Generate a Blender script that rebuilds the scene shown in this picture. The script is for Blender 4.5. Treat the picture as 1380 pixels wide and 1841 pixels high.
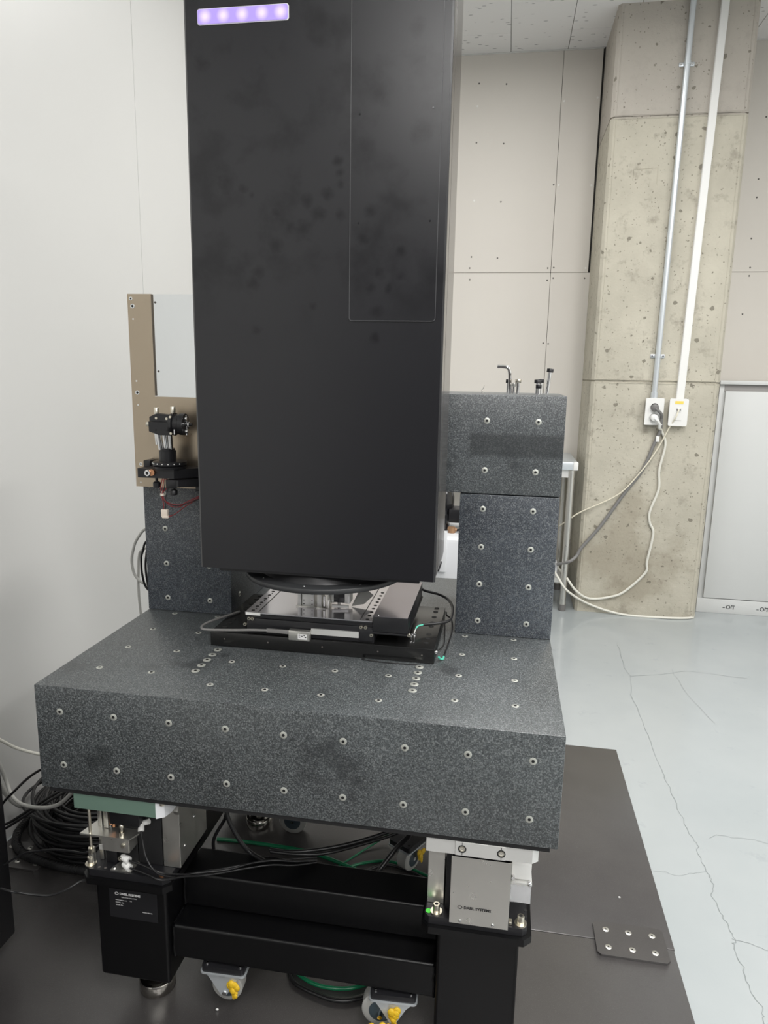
import bpy, bmesh, math, random
from mathutils import Vector, Matrix
random.seed(7)
S = bpy.context.scene
for o in list(bpy.data.objects): bpy.data.objects.remove(o)
COL = S.collection
R = math.radians
# ---------------------------------------------------------------- camera
cd = bpy.data.cameras.new('camera'); cam = bpy.data.objects.new('camera', cd); COL.objects.link(cam)
cam.location = (0.7819, -1.036, 1.2427)
cam.rotation_euler = (R(78.8833), R(-1.0826), R(9.6201))
cd.sensor_fit = 'HORIZONTAL'; cd.sensor_width = 36; cd.lens = 1276.94/1380*36; cd.clip_start = .02
S.camera = cam
# ---------------------------------------------------------------- world, lights, exposure
w = bpy.data.worlds.new('room_air'); S.world = w; w.use_nodes = True
w.node_tree.nodes['Background'].inputs[0].default_value = (.9, .95, 1, 1)
w.node_tree.nodes['Background'].inputs[1].default_value = .05
S.view_settings.view_transform = 'Standard'; S.view_settings.look = 'None'
S.view_settings.exposure = 0.15; S.view_settings.gamma = 1; S.view_settings.use_curve_mapping = False
def area(name, loc, sx, sy, power, col=(1, .985, .965)):
    l = bpy.data.lights.new(name, 'AREA'); l.shape = 'RECTANGLE'; l.size = sx; l.size_y = sy
    l.energy = power; l.color = col
    o = bpy.data.objects.new(name, l); COL.objects.link(o); o.location = loc
    return o
LAMPS = [(0.5, -3.0), (1.3, -1.3), (1.5, 0.7), (1.9, -3.0), (3.1, -3.0), (3.1, -1.1), (3.1, 0.7), (0.55, 1.7)]
for lx, ly in LAMPS:
    area('ceiling_lamp_and_fill', (lx, ly, 2.895), .3, 1.2, 34 if ly < 1.5 else 17)  # the weaker back lamp is an added fill for pillar and back wall

# ---------------------------------------------------------------- materials
def mat(name, col, rough=.5, metal=0, spec=.5, emit=None, es=0, trans=0, coat=0):
    m = bpy.data.materials.new(name); m.use_nodes = True
    b = m.node_tree.nodes['Principled BSDF']
    b.inputs['Base Color'].default_value = (*col, 1); b.inputs['Roughness'].default_value = rough
    b.inputs['Metallic'].default_value = metal; b.inputs['Specular IOR Level'].default_value = spec
    b.inputs['Coat Weight'].default_value = coat
    if emit: b.inputs['Emission Color'].default_value = (*emit, 1); b.inputs['Emission Strength'].default_value = es
    return m
class N:
    """little helper to wire nodes"""
    def __init__(s, m):
        s.nt = m.node_tree; s.b = s.nt.nodes['Principled BSDF']
        tc = s.nt.nodes.new('ShaderNodeTexCoord'); s.co = tc.outputs['Object']
        g = s.nt.nodes.new('ShaderNodeNewGeometry'); s.pos = g.outputs['Position']
    def new(s, t, **k):
        n = s.nt.nodes.new(t)
        for a, v in k.items(): setattr(n, a, v)
        return n
    def link(s, a, b): s.nt.links.new(a, b)
    def noise(s, scale, detail=3, rough=.5, co=None):
        n = s.new('ShaderNodeTexNoise'); n.inputs['Scale'].default_value = scale
        n.inputs['Detail'].default_value = detail; n.inputs['Roughness'].default_value = rough
        s.link(co or s.co, n.inputs['Vector']); return n.outputs['Fac']
    def vor(s, scale, out='Distance', feat='F1', co=None):
        n = s.new('ShaderNodeTexVoronoi', feature=feat); n.inputs['Scale'].default_value = scale
        s.link(co or s.co, n.inputs['Vector']); return n.outputs[out]
    def rng(s, v, a, b, c=0, d=1):
        n = s.new('ShaderNodeMapRange'); s.link(v, n.inputs[0])
        for i, x in enumerate((a, b, c, d)): n.inputs[i+1].default_value = x
        return n.outputs[0]
    def math(s, op, a, b=0, c=None):
        n = s.new('ShaderNodeMath', operation=op)
        for i, x in enumerate((a, b) if c is None else (a, b, c)):
            if isinstance(x, (int, float)): n.inputs[i].default_value = x
            else: s.link(x, n.inputs[i])
        return n.outputs[0]
    def mix(s, f, a, b, mode='MIX'):
        n = s.new('ShaderNodeMix', data_type='RGBA', blend_type=mode)
        for i, x in ((0, f), (6, a), (7, b)):
            if isinstance(x, (int, float)): n.inputs[i].default_value = x
            elif isinstance(x, tuple): n.inputs[i].default_value = (*x, 1)
            else: s.link(x, n.inputs[i])
        return n.outputs[2]
    def bump(s, h, strength, dist):
        n = s.new('ShaderNodeBump'); n.inputs['Strength'].default_value = strength; n.inputs['Distance'].default_value = dist
        s.link(h, n.inputs['Height']); s.link(n.outputs[0], s.b.inputs['Normal'])
    def color(s, c): s.link(c, s.b.inputs['Base Color'])
    def rough(s, c): s.link(c, s.b.inputs['Roughness'])
    def sep(s, co):
        n = s.new('ShaderNodeSeparateXYZ'); s.link(co, n.inputs[0]); return n.outputs
def boxmask(n, co, x0, x1, z0, z1, e=.004):
    x, y, z = n.sep(co)
    a = n.rng(x, x0-e, x0+e); b = n.rng(x, x1+e, x1-e); c = n.rng(z, z0-e, z0+e); d = n.rng(z, z1+e, z1-e)
    return n.math('MULTIPLY', n.math('MULTIPLY', a, b), n.math('MULTIPLY', c, d))

def granite(name, tint=(.060, .068, .071), band=False):
    m = mat(name, tint, .34, spec=.75); n = N(m)
    g = n.noise(430, 2.5, .75); v = n.vor(520, 'Color'); q = n.sep(v)[0]
    lo = n.noise(5, 4, .6)
    base = n.mix(n.rng(lo, .35, .65), tuple(c*.85 for c in tint), tuple(c*1.2 for c in tint))
    base = n.mix(n.rng(g, .36, .50), tuple(c*.34 for c in tint), base)
    base = n.mix(n.math('MULTIPLY', n.rng(g, .54, .66), .70), base, (.24, .255, .26))
    base = n.mix(n.math('MULTIPLY', n.rng(q, .82, .92), .42), base, (.24, .255, .25))
    oil = n.rng(n.noise(7, 5, .62), .60, .68)
    base = n.mix(n.math('MULTIPLY', oil, .55), base, (.018, .020, .022))
    if band:
        bm_ = boxmask(n, n.pos, .716, .905, 1.08, 1.126)
        base = n.mix(n.math('MULTIPLY', bm_, .6), base, (.011, .013, .014))
    n.color(base)
    n.rough(n.math('ADD', n.rng(oil, 0, 1, .36, .30), n.rng(lo, .3, .7, -.03, .05)))
    return m
M = {}
M['granite'] = granite('dark_granite')
M['granite_blue'] = granite('dark_blue_granite', (.052, .062, .077))
M['granite_beam'] = granite('dark_granite_with_band', (.056, .063, .068), True)
M['insert'] = mat('insert_steel', (.60, .61, .56), .42, .65)
M['hole'] = mat('dark_hole', (.008, .008, .008), .7)
M['rubber'] = mat('black_rubber', (.012, .012, .013), .6)
M['table_skin'] = mat('mirror_like_glare_metal', (.80, .78, .82), .13, .92)  # pale metal colour gives the black table its white glare
M['cover_glare'] = mat('cover_glare_metal', (.42, .39, .42), .17, .85)  # lilac grey stands for glare on the black cover
M['plate_skin'] = mat('satin_black_anodising', (.006, .006, .006), .26, spec=.6)
M['flange'] = mat('worn_black_flange', (.030, .031, .033), .38)
M['black'] = mat('black_anodised', (.012, .012, .014), .38)
M['black_gloss'] = mat('black_gloss_coating', (.010, .010, .012), .2, spec=.6)
M['black_paint'] = mat('black_powder_coat', (.003, .003, .0035), .30, spec=.36)
n = N(M['black_paint']); n.bump(n.noise(900, 2), .25, .0006)
M['steel'] = mat('brushed_steel', (.68, .67, .63), .30, .92)
n = N(M['steel']); n.rough(n.rng(n.noise(40, 3), .3, .7, .26, .42))
M['foot_steel'] = mat('turned_steel', (.55, .53, .49), .18, 1)
M['polished'] = mat('polished_aluminium', (.80, .82, .83), .10, 1)
M['chrome'] = mat('chrome', (.8, .8, .8), .12, 1)
M['bolt'] = mat('zinc_bolt', (.72, .68, .58), .3, 1)
M['zinc'] = mat('zinc_plated_steel', (.66, .70, .73), .34, .6)
M['alu'] = mat('satin_aluminium', (.74, .74, .72), .45, .55)
M['alu_green'] = mat('pale_green_anodised_aluminium', (.20, .31, .25), .42, .45)
M['brass_plate'] = mat('warm_tinted_metal_plate', (.46, .385, .295), .30, .92)
n = N(M['brass_plate']); n.rough(n.rng(n.noise(12, 3), .3, .7, .26, .36))
M['white_plastic'] = mat('white_plastic', (.78, .78, .76), .4)
M['cream_plastic'] = mat('cream_plastic', (.80, .70, .60), .5)
M['grey_plastic'] = mat('grey_plastic', (.16, .155, .15), .5)
M['cable_white'] = mat('white_cable', (.70, .69, .62), .45)
M['cable_cream'] = mat('cream_cable', (.68, .64, .52), .45)
M['cable_grey'] = mat('grey_cable', (.20, .195, .19), .45)
M['cable_lgrey'] = mat('light_grey_cable', (.50, .50, .47), .45)
M['cable_black'] = mat('black_cable', (.012, .012, .013), .33)
M['cable_green'] = mat('green_hose', (.01, .16, .07), .25)
M['cable_teal'] = mat('teal_sleeve', (.10, .52, .38), .4)
M['wire_red'] = mat('red_wire', (.22, .012, .015), .4)
M['yellow'] = mat('yellow_grease', (.75, .48, .02), .5)
n = N(M['yellow']); n.bump(n.noise(200, 3), .8, .002)
M['green_dot'] = mat('green_sticker', (.12, .85, .10), .4)
M['yellow_lbl'] = mat('yellow_label', (.80, .62, .12), .5)
M['white_ink'] = mat('white_ink', (.75, .75, .75), .5)
M['black_ink'] = mat('black_ink', (.02, .02, .02), .4)
M['sleeve'] = mat('white_sleeve', (.62, .62, .68), .5)
M['tyre'] = mat('grey_caster_tyre', (.42, .42, .40), .5)
M['hub'] = mat('blue_grey_caster_hub', (.05, .07, .085), .3)
M['copper'] = mat('copper', (.62, .32, .18), .35, 1)
M['old_brass'] = mat('old_brass', (.34, .20, .11), .5, .3)
M['paint_white'] = mat('white_enamel', (.72, .73, .75), .3)
M['cab'] = mat('pale_grey_cabinet_steel', (.60, .61, .60), .4)
M['wallL'] = mat('white_wall_panel', (.64, .64, .62), .35, spec=.4)
n = N(M['wallL']); n.color(n.mix(n.noise(1.2, 3), (.585, .585, .57), (.62, .62, .605)))
M['wallB'] = mat('grey_beige_plasterboard', (.56, .53, .49), .75)
n = N(M['wallB']); n.color(n.mix(n.noise(1.5, 4), (.64, .605, .555), (.68, .65, .60))); n.bump(n.noise(300, 3), .1, .001)
M['wall'] = mat('plain_white_wall', (.65, .65, .63), .6)
M['wall_dark'] = mat('darkened_unseen_wall', (.10, .10, .11), .7)
M['joint'] = mat('dark_joint', (.05, .048, .045), .8)
M['jointL'] = mat('grey_joint', (.30, .29, .28), .7)
M['dent'] = mat('screw_dark', (.12, .11, .10), .6)
M['dent_white'] = mat('screw_filler', (.80, .79, .76), .6)
# ceiling tile: white board with short worm-like fissures
M['tile'] = mat('fissured_ceiling_tile', (.66, .66, .66), .85); n = N(M['tile'])
mp = n.new('ShaderNodeMapping'); mp.inputs['Scale'].default_value = (.38, 1, 1); mp.inputs['Rotation'].default_value = (0, 0, .5); n.link(n.pos, mp.inputs[0])
v = n.vor(38, 'Distance', co=mp.outputs[0]); f = n.rng(v, .19, .13)
f = n.math('MULTIPLY', f, n.rng(n.noise(25, 2, co=n.pos), .40, .50))
n.color(n.mix(n.math('MULTIPLY', f, .75), (.78, .775, .77), (.28, .28, .29)))
# floor: pale blue grey epoxy
M['floor'] = mat('pale_epoxy_floor', (.55, .60, .60), .16, spec=.5); n = N(M['floor'])
c = n.mix(n.rng(n.noise(1.3, 4, .55), .35, .65), (.355, .385, .392), (.41, .435, .44))
c = n.mix(n.rng(n.noise(11, 5, .7), .62, .80), c, (.31, .34, .35))
n.color(c); n.rough(n.rng(n.noise(5, 4), .3, .7, .10, .24)); n.bump(n.noise(3, 3), .08, .01)
M['crack'] = mat('crack_line', (.22, .24, .24), .9)
# black floor boards
M['board'] = mat('black_floor_board', (.035, .033, .032), .38, spec=.85); n = N(M['board'])
c = n.mix(n.rng(n.noise(3, 5, .6), .35, .7), (.050, .047, .047), (.066, .062, .061))
c = n.mix(n.rng(n.noise(1100, 2, .7), .62, .72), c, (.11, .107, .103))
n.color(c); n.rough(n.rng(n.noise(1.5, 1), .3, .7, .21, .25)); n.bump(n.noise(900, 2), .3, .0006)
# concrete
M['concrete'] = mat('fair_faced_concrete', (.45, .42, .35), .85); n = N(M['concrete'])
x, y, z = n.sep(n.pos)
lo = n.noise(2.2, 6, .62, co=n.pos); mid = n.noise(14, 6, .65, co=n.pos)
c = n.mix(n.rng(lo, .35, .65), (.42, .395, .325), (.53, .50, .415))
c = n.mix(n.rng(mid, .55, .75), c, (.29, .265, .215))
up = n.rng(z, 2.435, 2.45); c = n.mix(n.math('MULTIPLY', up, .7), c, (.44, .405, .37))  # pinker upper lift: the mixed light is put into the colour
# damp stain low down on the pillar
dn = n.math('ADD', n.math('MULTIPLY', n.math('ABSOLUTE', n.math('SUBTRACT', x, 1.46)), 1.4), n.math('ABSOLUTE', n.math('SUBTRACT', z, .28)))
dn = n.math('ADD', dn, n.math('MULTIPLY', n.math('SUBTRACT', n.noise(5, 5, .6, co=n.pos), .5), 1.0))
c = n.mix(n.math('MULTIPLY', n.rng(dn, .44, .22), .6), c, (.29, .255, .19))
wv = n.new('ShaderNodeTexNoise'); wv.inputs['Scale'].default_value = 45; n.link(n.pos, wv.inputs['Vector'])
sc_ = n.new('ShaderNodeVectorMath', operation='MULTIPLY_ADD'); n.link(wv.outputs['Color'], sc_.inputs[0]); sc_.inputs[1].default_value = (.022, .022, .014); n.link(n.pos, sc_.inputs[2]); wp = sc_.outputs[0]
pk = n.sep(n.vor(17, 'Color', co=wp))[0]
rad = n.math('MULTIPLY', n.math('POWER', n.rng(pk, .3, 1), 1.2), .21)
pit = n.math('LESS_THAN', n.vor(17, 'Distance', co=wp), rad)
pk2 = n.sep(n.vor(52, 'Color', co=wp))[1]
rad2 = n.math('MULTIPLY', n.math('POWER', n.rng(pk2, .25, 1), 1.2), .33)
pit2 = n.math('MULTIPLY', n.math('LESS_THAN', n.vor(52, 'Distance', co=wp), rad2), n.rng(n.noise(3, 3, co=n.pos), .36, .48))
pits = n.math('MAXIMUM', pit, n.math('MULTIPLY', pit2, .8))
c = n.mix(n.math('MULTIPLY', pits, .8), c, (.17, .155, .12))
n.color(c)
h = n.math('SUBTRACT', n.noise(40, 6, .65, co=n.pos), n.math('MULTIPLY', pits, .9)); n.bump(h, .55, .006)
# big black housing: matt skin with greasy finger marks
def housing(name):
    m = mat(name, (.0050, .0050, .0085), .30, spec=.58); n = N(m)
    acc = None
    spots = [(.494, 1.579, .010), (.497, 1.562, .008), (.498, 1.545, .008), (.477, 1.529, .012), (.498, 1.497, .010), (.548, 1.502, .014), (.46, 1.499, .014), (.434, 1.475, .018), (.356, 1.406, .013), (.346, 1.39, .014), (.261, 1.734, .014), (.563, 1.405, .012), (.581, 1.379, .010), (.56, 1.343, .012), (.30, 1.55, .02), (.33, 1.54, .008), (.345, 1.53, .006), (.54, 1.46, .016), (.60, 1.44, .012), (.60, 1.40, .010), (.55, 1.38, .012), (.56, 1.68, .018), (.62, 1.72, .016), (.63, 1.62, .02), (.35, 1.31, .010), (.56, 1.30, .010), (.44, 1.52, .014), (.39, 1.50, .012), (.62, 1.77, .014), (.41, 1.48, .016), (.385, 1.45, .014), (.45, 1.35, .008)]
    nz = n.noise(70, 3, .6, co=n.pos)
    for sx, sz, r in spots:
        d = n.new('ShaderNodeVectorMath', operation='DISTANCE'); n.link(n.pos, d.inputs[0]); d.inputs[1].default_value = (sx, .18, sz)
        k = n.rng(n.math('ADD', d.outputs['Value'], n.math('MULTIPLY', n.math('SUBTRACT', nz, .5), r*1.8)), r*1.15, r*.1)
        acc = k if acc is None else n.math('MAXIMUM', acc, k)
    x, y, z = n.sep(n.pos)
    zone = n.math('MULTIPLY', n.rng(z, 1.28, 1.40), n.rng(n.noise(13, 5, .6, co=n.pos), .50, .66))
    smear = n.math('MULTIPLY', zone, .45)
    g = n.math('MAXIMUM', n.math('MULTIPLY', acc, .62), smear)
    n.color(n.mix(g, (.0065, .0065, .009), (.004, .004, .005)))
    n.rough(n.rng(g, 0, 1, .31, .26))
    l = n.nt.nodes.new('ShaderNodeMapRange')
    n.link(g, l.inputs[0]); l.inputs[3].default_value = .62; l.inputs[4].default_value = .35; n.link(l.outputs[0], n.b.inputs['Specular IOR Level'])
    return m
M['housing'] = housing('black_housing_with_finger_marks')
M['housing_side'] = mat('glossy_black_side', (.05, .045, .042), .14, spec=1)
M['led_glass'] = mat('lilac_light_cover', (.10, .07, .2), .3, emit=(.42, .30, .95), es=.62)
n = N(M['led_glass'])
x, y, z = n.sep(n.pos)
k = None
for cx in (.272, .303, .335, .368, .399):
    dx_ = n.math('SUBTRACT', x, cx); dz_ = n.math('SUBTRACT', z, 1.802); d = n.math('SQRT', n.math('ADD', n.math('MULTIPLY', dx_, dx_), n.math('MULTIPLY', dz_, dz_))); q = n.rng(d, .012, .002)
    k = q if k is None else n.math('MAXIMUM', k, q)
n.link(n.mix(k, (.62, .47, 1.15), (1.35, 1.15, 1.6)), n.b.inputs['Emission Color'])

# ---------------------------------------------------------------- mesh helpers
class B:
    def __init__(s): s.bm = bmesh.new(); s.mi = 0; s.ang = 46
    def _m(s, n0):
        s.bm.faces.ensure_lookup_table()
        for f in s.bm.faces[n0:]: f.material_index = s.mi
    def box(s, x0, x1, y0, y1, z0, z1, bev=0, seg=2):
        s.ang = 24
        n0 = len(s.bm.faces)
        vs = [s.bm.verts.new(p) for p in ((x0, y0, z0), (x1, y0, z0), (x1, y1, z0), (x0, y1, z0), (x0, y0, z1), (x1, y0, z1), (x1, y1, z1), (x0, y1, z1))]
        fs = [s.bm.faces.new([vs[i] for i in q]) for q in ((3, 2, 1, 0), (4, 5, 6, 7), (0, 1, 5, 4), (1, 2, 6, 5), (2, 3, 7, 6), (3, 0, 4, 7))]
        if bev:
            es = list({e for f in fs for e in f.edges})
            bmesh.ops.bevel(s.bm, geom=es, offset=bev, segments=seg, affect='EDGES', profile=.5)
        s._m(n0); return s
    def prism(s, pts, d0, d1, axis='z'):
        """polygon extruded along axis; pts are the two other coordinates in order"""
        n0 = len(s.bm.faces); s.ang = 24
        def P(u, v, d): return {'z': (u, v, d), 'y': (u, d, v), 'x': (d, u, v)}[axis]
        a = [s.bm.verts.new(P(u, v, d0)) for u, v in pts]; b = [s.bm.verts.new(P(u, v, d1)) for u, v in pts]
        k = len(pts)
        s.bm.faces.new(a); s.bm.faces.new(b[::-1])
        for i in range(k): s.bm.faces.new((a[i], b[i], b[(i+1) % k], a[(i+1) % k]))
        bmesh.ops.recalc_face_normals(s.bm, faces=s.bm.faces[:])
        s._m(n0); return s
    def cyl(s, p0, p1, r, r2=None, seg=20, caps=True):
        return s.lathe(p0, p1, [(0, r), (1, r if r2 is None else r2)], seg, caps)
    def lathe(s, p0, p1, prof, seg=20, caps=True):
        """prof: (t along p0->p1, radius)"""
        n0 = len(s.bm.faces)
        p0 = Vector(p0); p1 = Vector(p1); d = (p1-p0); q = d.to_track_quat('Z', 'Y')
        rings = []
        for t, r in prof:
            c = p0+d*t
            rings.append([s.bm.verts.new(c+q @ Vector((r*math.cos(2*math.pi*i/seg), r*math.sin(2*math.pi*i/seg), 0))) for i in range(seg)])
        for a, b in zip(rings, rings[1:]):
            for i in range(seg): s.bm.faces.new((a[i], a[(i+1) % seg], b[(i+1) % seg], b[i]))
        if caps:
            s.bm.faces.new(rings[0][::-1]); s.bm.faces.new(rings[-1])
        s._m(n0); return s
    def ring(s, c, nrm, ro, ri, th, seg=16):
        """flat washer with thickness"""
        n0 = len(s.bm.faces)
        c = Vector(c); q = Vector(nrm).to_track_quat('Z', 'Y')
        def rg(r, z): return [s.bm.verts.new(c+q @ Vector((r*math.cos(2*math.pi*i/seg), r*math.sin(2*math.pi*i/seg), z))) for i in range(seg)]
        rs = [rg(ri, 0), rg(ro, 0), rg(ro, th), rg(ri, th)]
        for k in range(4):
            a, b = rs[k], rs[(k+1) % 4]
            for i in range(seg): s.bm.faces.new((a[i], b[i], b[(i+1) % seg], a[(i+1) % seg]))
        bmesh.ops.recalc_face_normals(s.bm, faces=s.bm.faces[n0:])
        s._m(n0); return s
    def tube(s, pts, r, seg=10, sub=6):
        n0 = len(s.bm.faces)
        P = [Vector(p) for p in pts]
        if len(P) > 2:
            out = []
            E_ = [P[0]*2-P[1]]+P+[P[-1]*2-P[-2]]
            for i in range(1, len(E_)-2):
                a, b, c, d = E_[i-1:i+3]
                for k in range(sub):
                    t = k/sub
                    out.append(.5*((2*b)+(c-a)*t+(2*a-5*b+4*c-d)*t*t+(3*b-a-3*c+d)*t**3))
            out.append(P[-1]); P = out
        up = Vector((0, 0, 1)); rings = []
        q = None
        for i, p in enumerate(P):
            t = (P[min(i+1, len(P)-1)]-P[max(i-1, 0)])
            if t.length < 1e-9: continue
            t.normalize()
            if q is None: u = t.orthogonal().normalized()
            else: u = (q-t*q.dot(t)); u = u.normalized() if u.length > 1e-6 else t.orthogonal().normalized()
            q = u; v_ = t.cross(u)
            rings.append([s.bm.verts.new(p+r*(u*math.cos(2*math.pi*k/seg)+v_*math.sin(2*math.pi*k/seg))) for k in range(seg)])
        for a, b in zip(rings, rings[1:]):
            for i in range(seg): s.bm.faces.new((a[i], a[(i+1) % seg], b[(i+1) % seg], b[i]))
        s.bm.faces.new(rings[0][::-1]); s.bm.faces.new(rings[-1])
        s._m(n0); return s
    def ball(s, c, r, sc=(1, 1, 1), seg=14):
        n0 = len(s.bm.faces)
        bmesh.ops.create_uvsphere(s.bm, u_segments=seg, v_segments=seg//2+2, radius=r, matrix=Matrix.Translation(c) @ Matrix.Diagonal((*sc, 1)))
        s._m(n0); return s
    def use(s, i): s.mi = i; return s
WL = {}
def wl(o):
    v = Vector((0, 0, 0))
    while o is not None: v += o.location; o = o.parent
    return v
def obj(name, b, m, parent=None, origin=None, local=False):
    """link ONE mesh object; b is in world coordinates unless local"""
    me = bpy.data.meshes.new(name)
    if not local:
        vs = [v.co for v in b.bm.verts]
        if origin is None:
            mn = Vector([min(v[i] for v in vs) for i in range(3)]); mx = Vector([max(v[i] for v in vs) for i in range(3)])
            origin = Vector(((mn.x+mx.x)/2, (mn.y+mx.y)/2, mn.z))
        origin = Vector(origin)
        bmesh.ops.translate(b.bm, verts=b.bm.verts[:], vec=-origin)
    else: origin = Vector(origin or (0, 0, 0))
    b.bm.to_mesh(me); b.bm.free()
    for x in (m if isinstance(m, (list, tuple)) else [m]): me.materials.append(M[x] if isinstance(x, str) else x)
    me.polygons.foreach_set('use_smooth', [True]*len(me.polygons)); me.set_sharp_from_angle(angle=R(b.ang))
    o = bpy.data.objects.new(name, me); COL.objects.link(o)
    o.parent = parent; o.location = origin-(wl(parent) if parent and not local else Vector((0, 0, 0)))
    return o
def child(name, me, parent, wpos, rot=(0, 0, 0)):
    o = bpy.data.objects.new(name, me); COL.objects.link(o); o.parent = parent
    o.location = Vector(wpos)-wl(parent); o.rotation_euler = rot
    return o
def tag(o, label, cat, group=None, kind=None):
    o['label'] = label; o['category'] = cat
    if group: o['group'] = group
    if kind: o['kind'] = kind
    return o
def thing(name, loc, label, cat, group=None):
    o = bpy.data.objects.new(name, None); COL.objects.link(o); o.location = loc; o.empty_display_size = .02
    return tag(o, label, cat, group)
def struct(name, b, m, parent=None):
    o = obj(name, b, m, parent)
    if parent is None: o['kind'] = 'structure'
    return o
def mesh_of(b, mats, name):
    me = bpy.data.meshes.new(name); b.bm.to_mesh(me); b.bm.free()
    for x in mats: me.materials.append(M[x])
    me.polygons.foreach_set('use_smooth', [True]*len(me.polygons)); me.set_sharp_from_angle(angle=R(b.ang)); return me
def copy_tree(o, parent=None):
    c = o.copy(); COL.objects.link(c); c.parent = parent
    for ch in list(o.children): copy_tree(ch, c)
    return c
def text(name, s, size, loc, rot, m, parent, ext=.0002, bold=.0):
    cu = bpy.data.curves.new(name, 'FONT'); cu.body = s; cu.size = size; cu.extrude = ext; cu.offset = bold; cu.resolution_u = 2
    t = bpy.data.objects.new('t', cu); COL.objects.link(t); bpy.context.view_layer.update()
    me = bpy.data.meshes.new_from_object(t.evaluated_get(bpy.context.evaluated_depsgraph_get()))
    bpy.data.objects.remove(t)
    me.materials.clear(); me.materials.append(M[m])
    o = bpy.data.objects.new(name, me); COL.objects.link(o); o.parent = parent
    o.location = Vector(loc)-(wl(parent) if parent else Vector((0, 0, 0))); o.rotation_euler = rot; return o

# ================================================================ ROOM
X0, X1, Y0, Y1, ZC = -.47, 4.3, -4.6, 3.2, 2.93
fl = struct('floor', B().box(X0-.1, X1+.1, Y0-.1, Y1+.1, -.1, 0), 'floor')
ce = struct('ceiling', B().box(X0-.1, X1+.1, Y0-.1, Y1+.1, ZC+.014, ZC+.1), 'joint')
struct('wall_left', B().box(X0-.12, X0-.014, Y0, Y1, 0, ZC+.014), 'jointL'); wleft = bpy.data.objects['wall_left']
wback = struct('wall_back', B().box(X0, X1, Y1+.014, Y1+.12, 0, ZC+.014), 'joint')
struct('wall_right', B().box(X1, X1+.1, Y0, Y1, 0, ZC+.014), 'wall')
struct('wall_front', B().box(X0, X1, Y0-.1, Y0, 0, ZC+.014), 'wall_dark')  # unseen wall, toned dark so the housing front reflects less light
# left wall: tall panels 1.2 m wide with thin seams
ys = [Y0]+[1.345-1.2*k for k in range(5, -1, -1)]+[2.545, Y1]
ys = sorted(set(round(a, 3) for a in ys if a >= Y0))
for a, b in zip(ys, ys[1:]):
    if b-a < .05: continue
    obj('wall_panel', B().box(X0-.014, X0, a+.0012, b-.0012, 0, ZC+.012, .001, 1), 'wallL', wleft)
# back wall: plasterboards 0.9 x 1.8 m
xs = [X0, .095, .995, 1.896, 2.796, 3.696, X1]
for a, b in zip(xs, xs[1:]):
    for z0, z1 in ((0, 1.806), (1.806, ZC+.012)):
        if a == .995 and z0 > 1:
            obj('plasterboard', B().box(a+.001, 1.1965, Y1, Y1+.014, z0+.001, z1, .001, 1), 'wallB', wback)
            obj('plasterboard', B().box(1.83, b-.001, Y1, Y1+.014, z0+.001, z1, .001, 1), 'wallB', wback)
        else:
            obj('plasterboard', B().box(a+.001, b-.001, Y1, Y1+.014, z0+.001, z1-.001, .001, 1), 'wallB', wback)
scr = [[0.556, 2.785], [0.552, 2.672], [0.554, 2.488], [0.555, 2.19], [0.552, 1.892], [0.545, 1.832], [0.548, 1.769], [0.702, 2.776], [0.702, 2.48], [0.702, 2.181], [0.698, 1.885], [1.011, 2.68], [0.982, 2.264], [1.009, 2.261], [0.977, 1.83], [1.01, 1.833], [0.978, 1.765], [1.010, 1.777], [0.977, 1.423], [1.005, 1.42], [1.182, 2.691], [1.182, 2.257], [1.182, 1.829], [1.180, 1.776], [2.028, 2.567], [2.024, 2.269], [2.026, 2.179], [2.022, 1.975], [2.032, 1.828], [2.032, 1.786], [2.02, 1.588]]
WH = {1, 3, 11, 13, 20, 21, 22}
sm = [mesh_of(B().cyl((0, .001, 0), (0, -.0012, 0), .005, .0042, 10), ['dent'], 'wall_screw'), mesh_of(B().cyl((0, .001, 0), (0, -.0012, 0), .0065, .005, 10), ['dent_white'], 'wall_screw')]
for i, (a, b) in enumerate(scr): child('screw', sm[1 if i in WH else 0], wback, (a, Y1, b))
# ceiling boards, staggered
i = 0; x = .718-.297*4
while x < X1:
    off = 2.98 if i % 2 else 2.685
    y = off+.6
    while y > Y0:
        a, b = max(y-.6, Y0), min(y, Y1)
        if b-a > .05 and min(x+.297, X1)-max(x, X0) > .03:
            obj('ceiling_tile', B().box(max(x, X0)+.0012, min(x+.297, X1)-.0012, a+.001, b-.001, ZC, ZC+.014, .0012, 1), 'tile', ce)
        y -= .6
    x += .297; i += 1
tr = struct('trim_1', B().box(X0+.001, 1.2, Y1-.006, Y1-.0005, ZC-.006, ZC-.0005).box(1.83, X1-.001, Y1-.006, Y1-.0005, ZC-.006, ZC-.0005), 'wall')
# lamp housings around all the area lights, the added back fill too
for k, (lx, ly) in enumerate(LAMPS):
    b = B()
    for q in ((lx-.17, lx-.152, ly-.62, ly+.62), (lx+.152, lx+.17, ly-.62, ly+.62), (lx-.17, lx+.17, ly-.62, ly-.602), (lx-.17, lx+.17, ly+.602, ly+.62)):
        b.box(*q, 2.89, 2.929)
    obj('lamp_frame', b, 'paint_white', ce)

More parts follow.
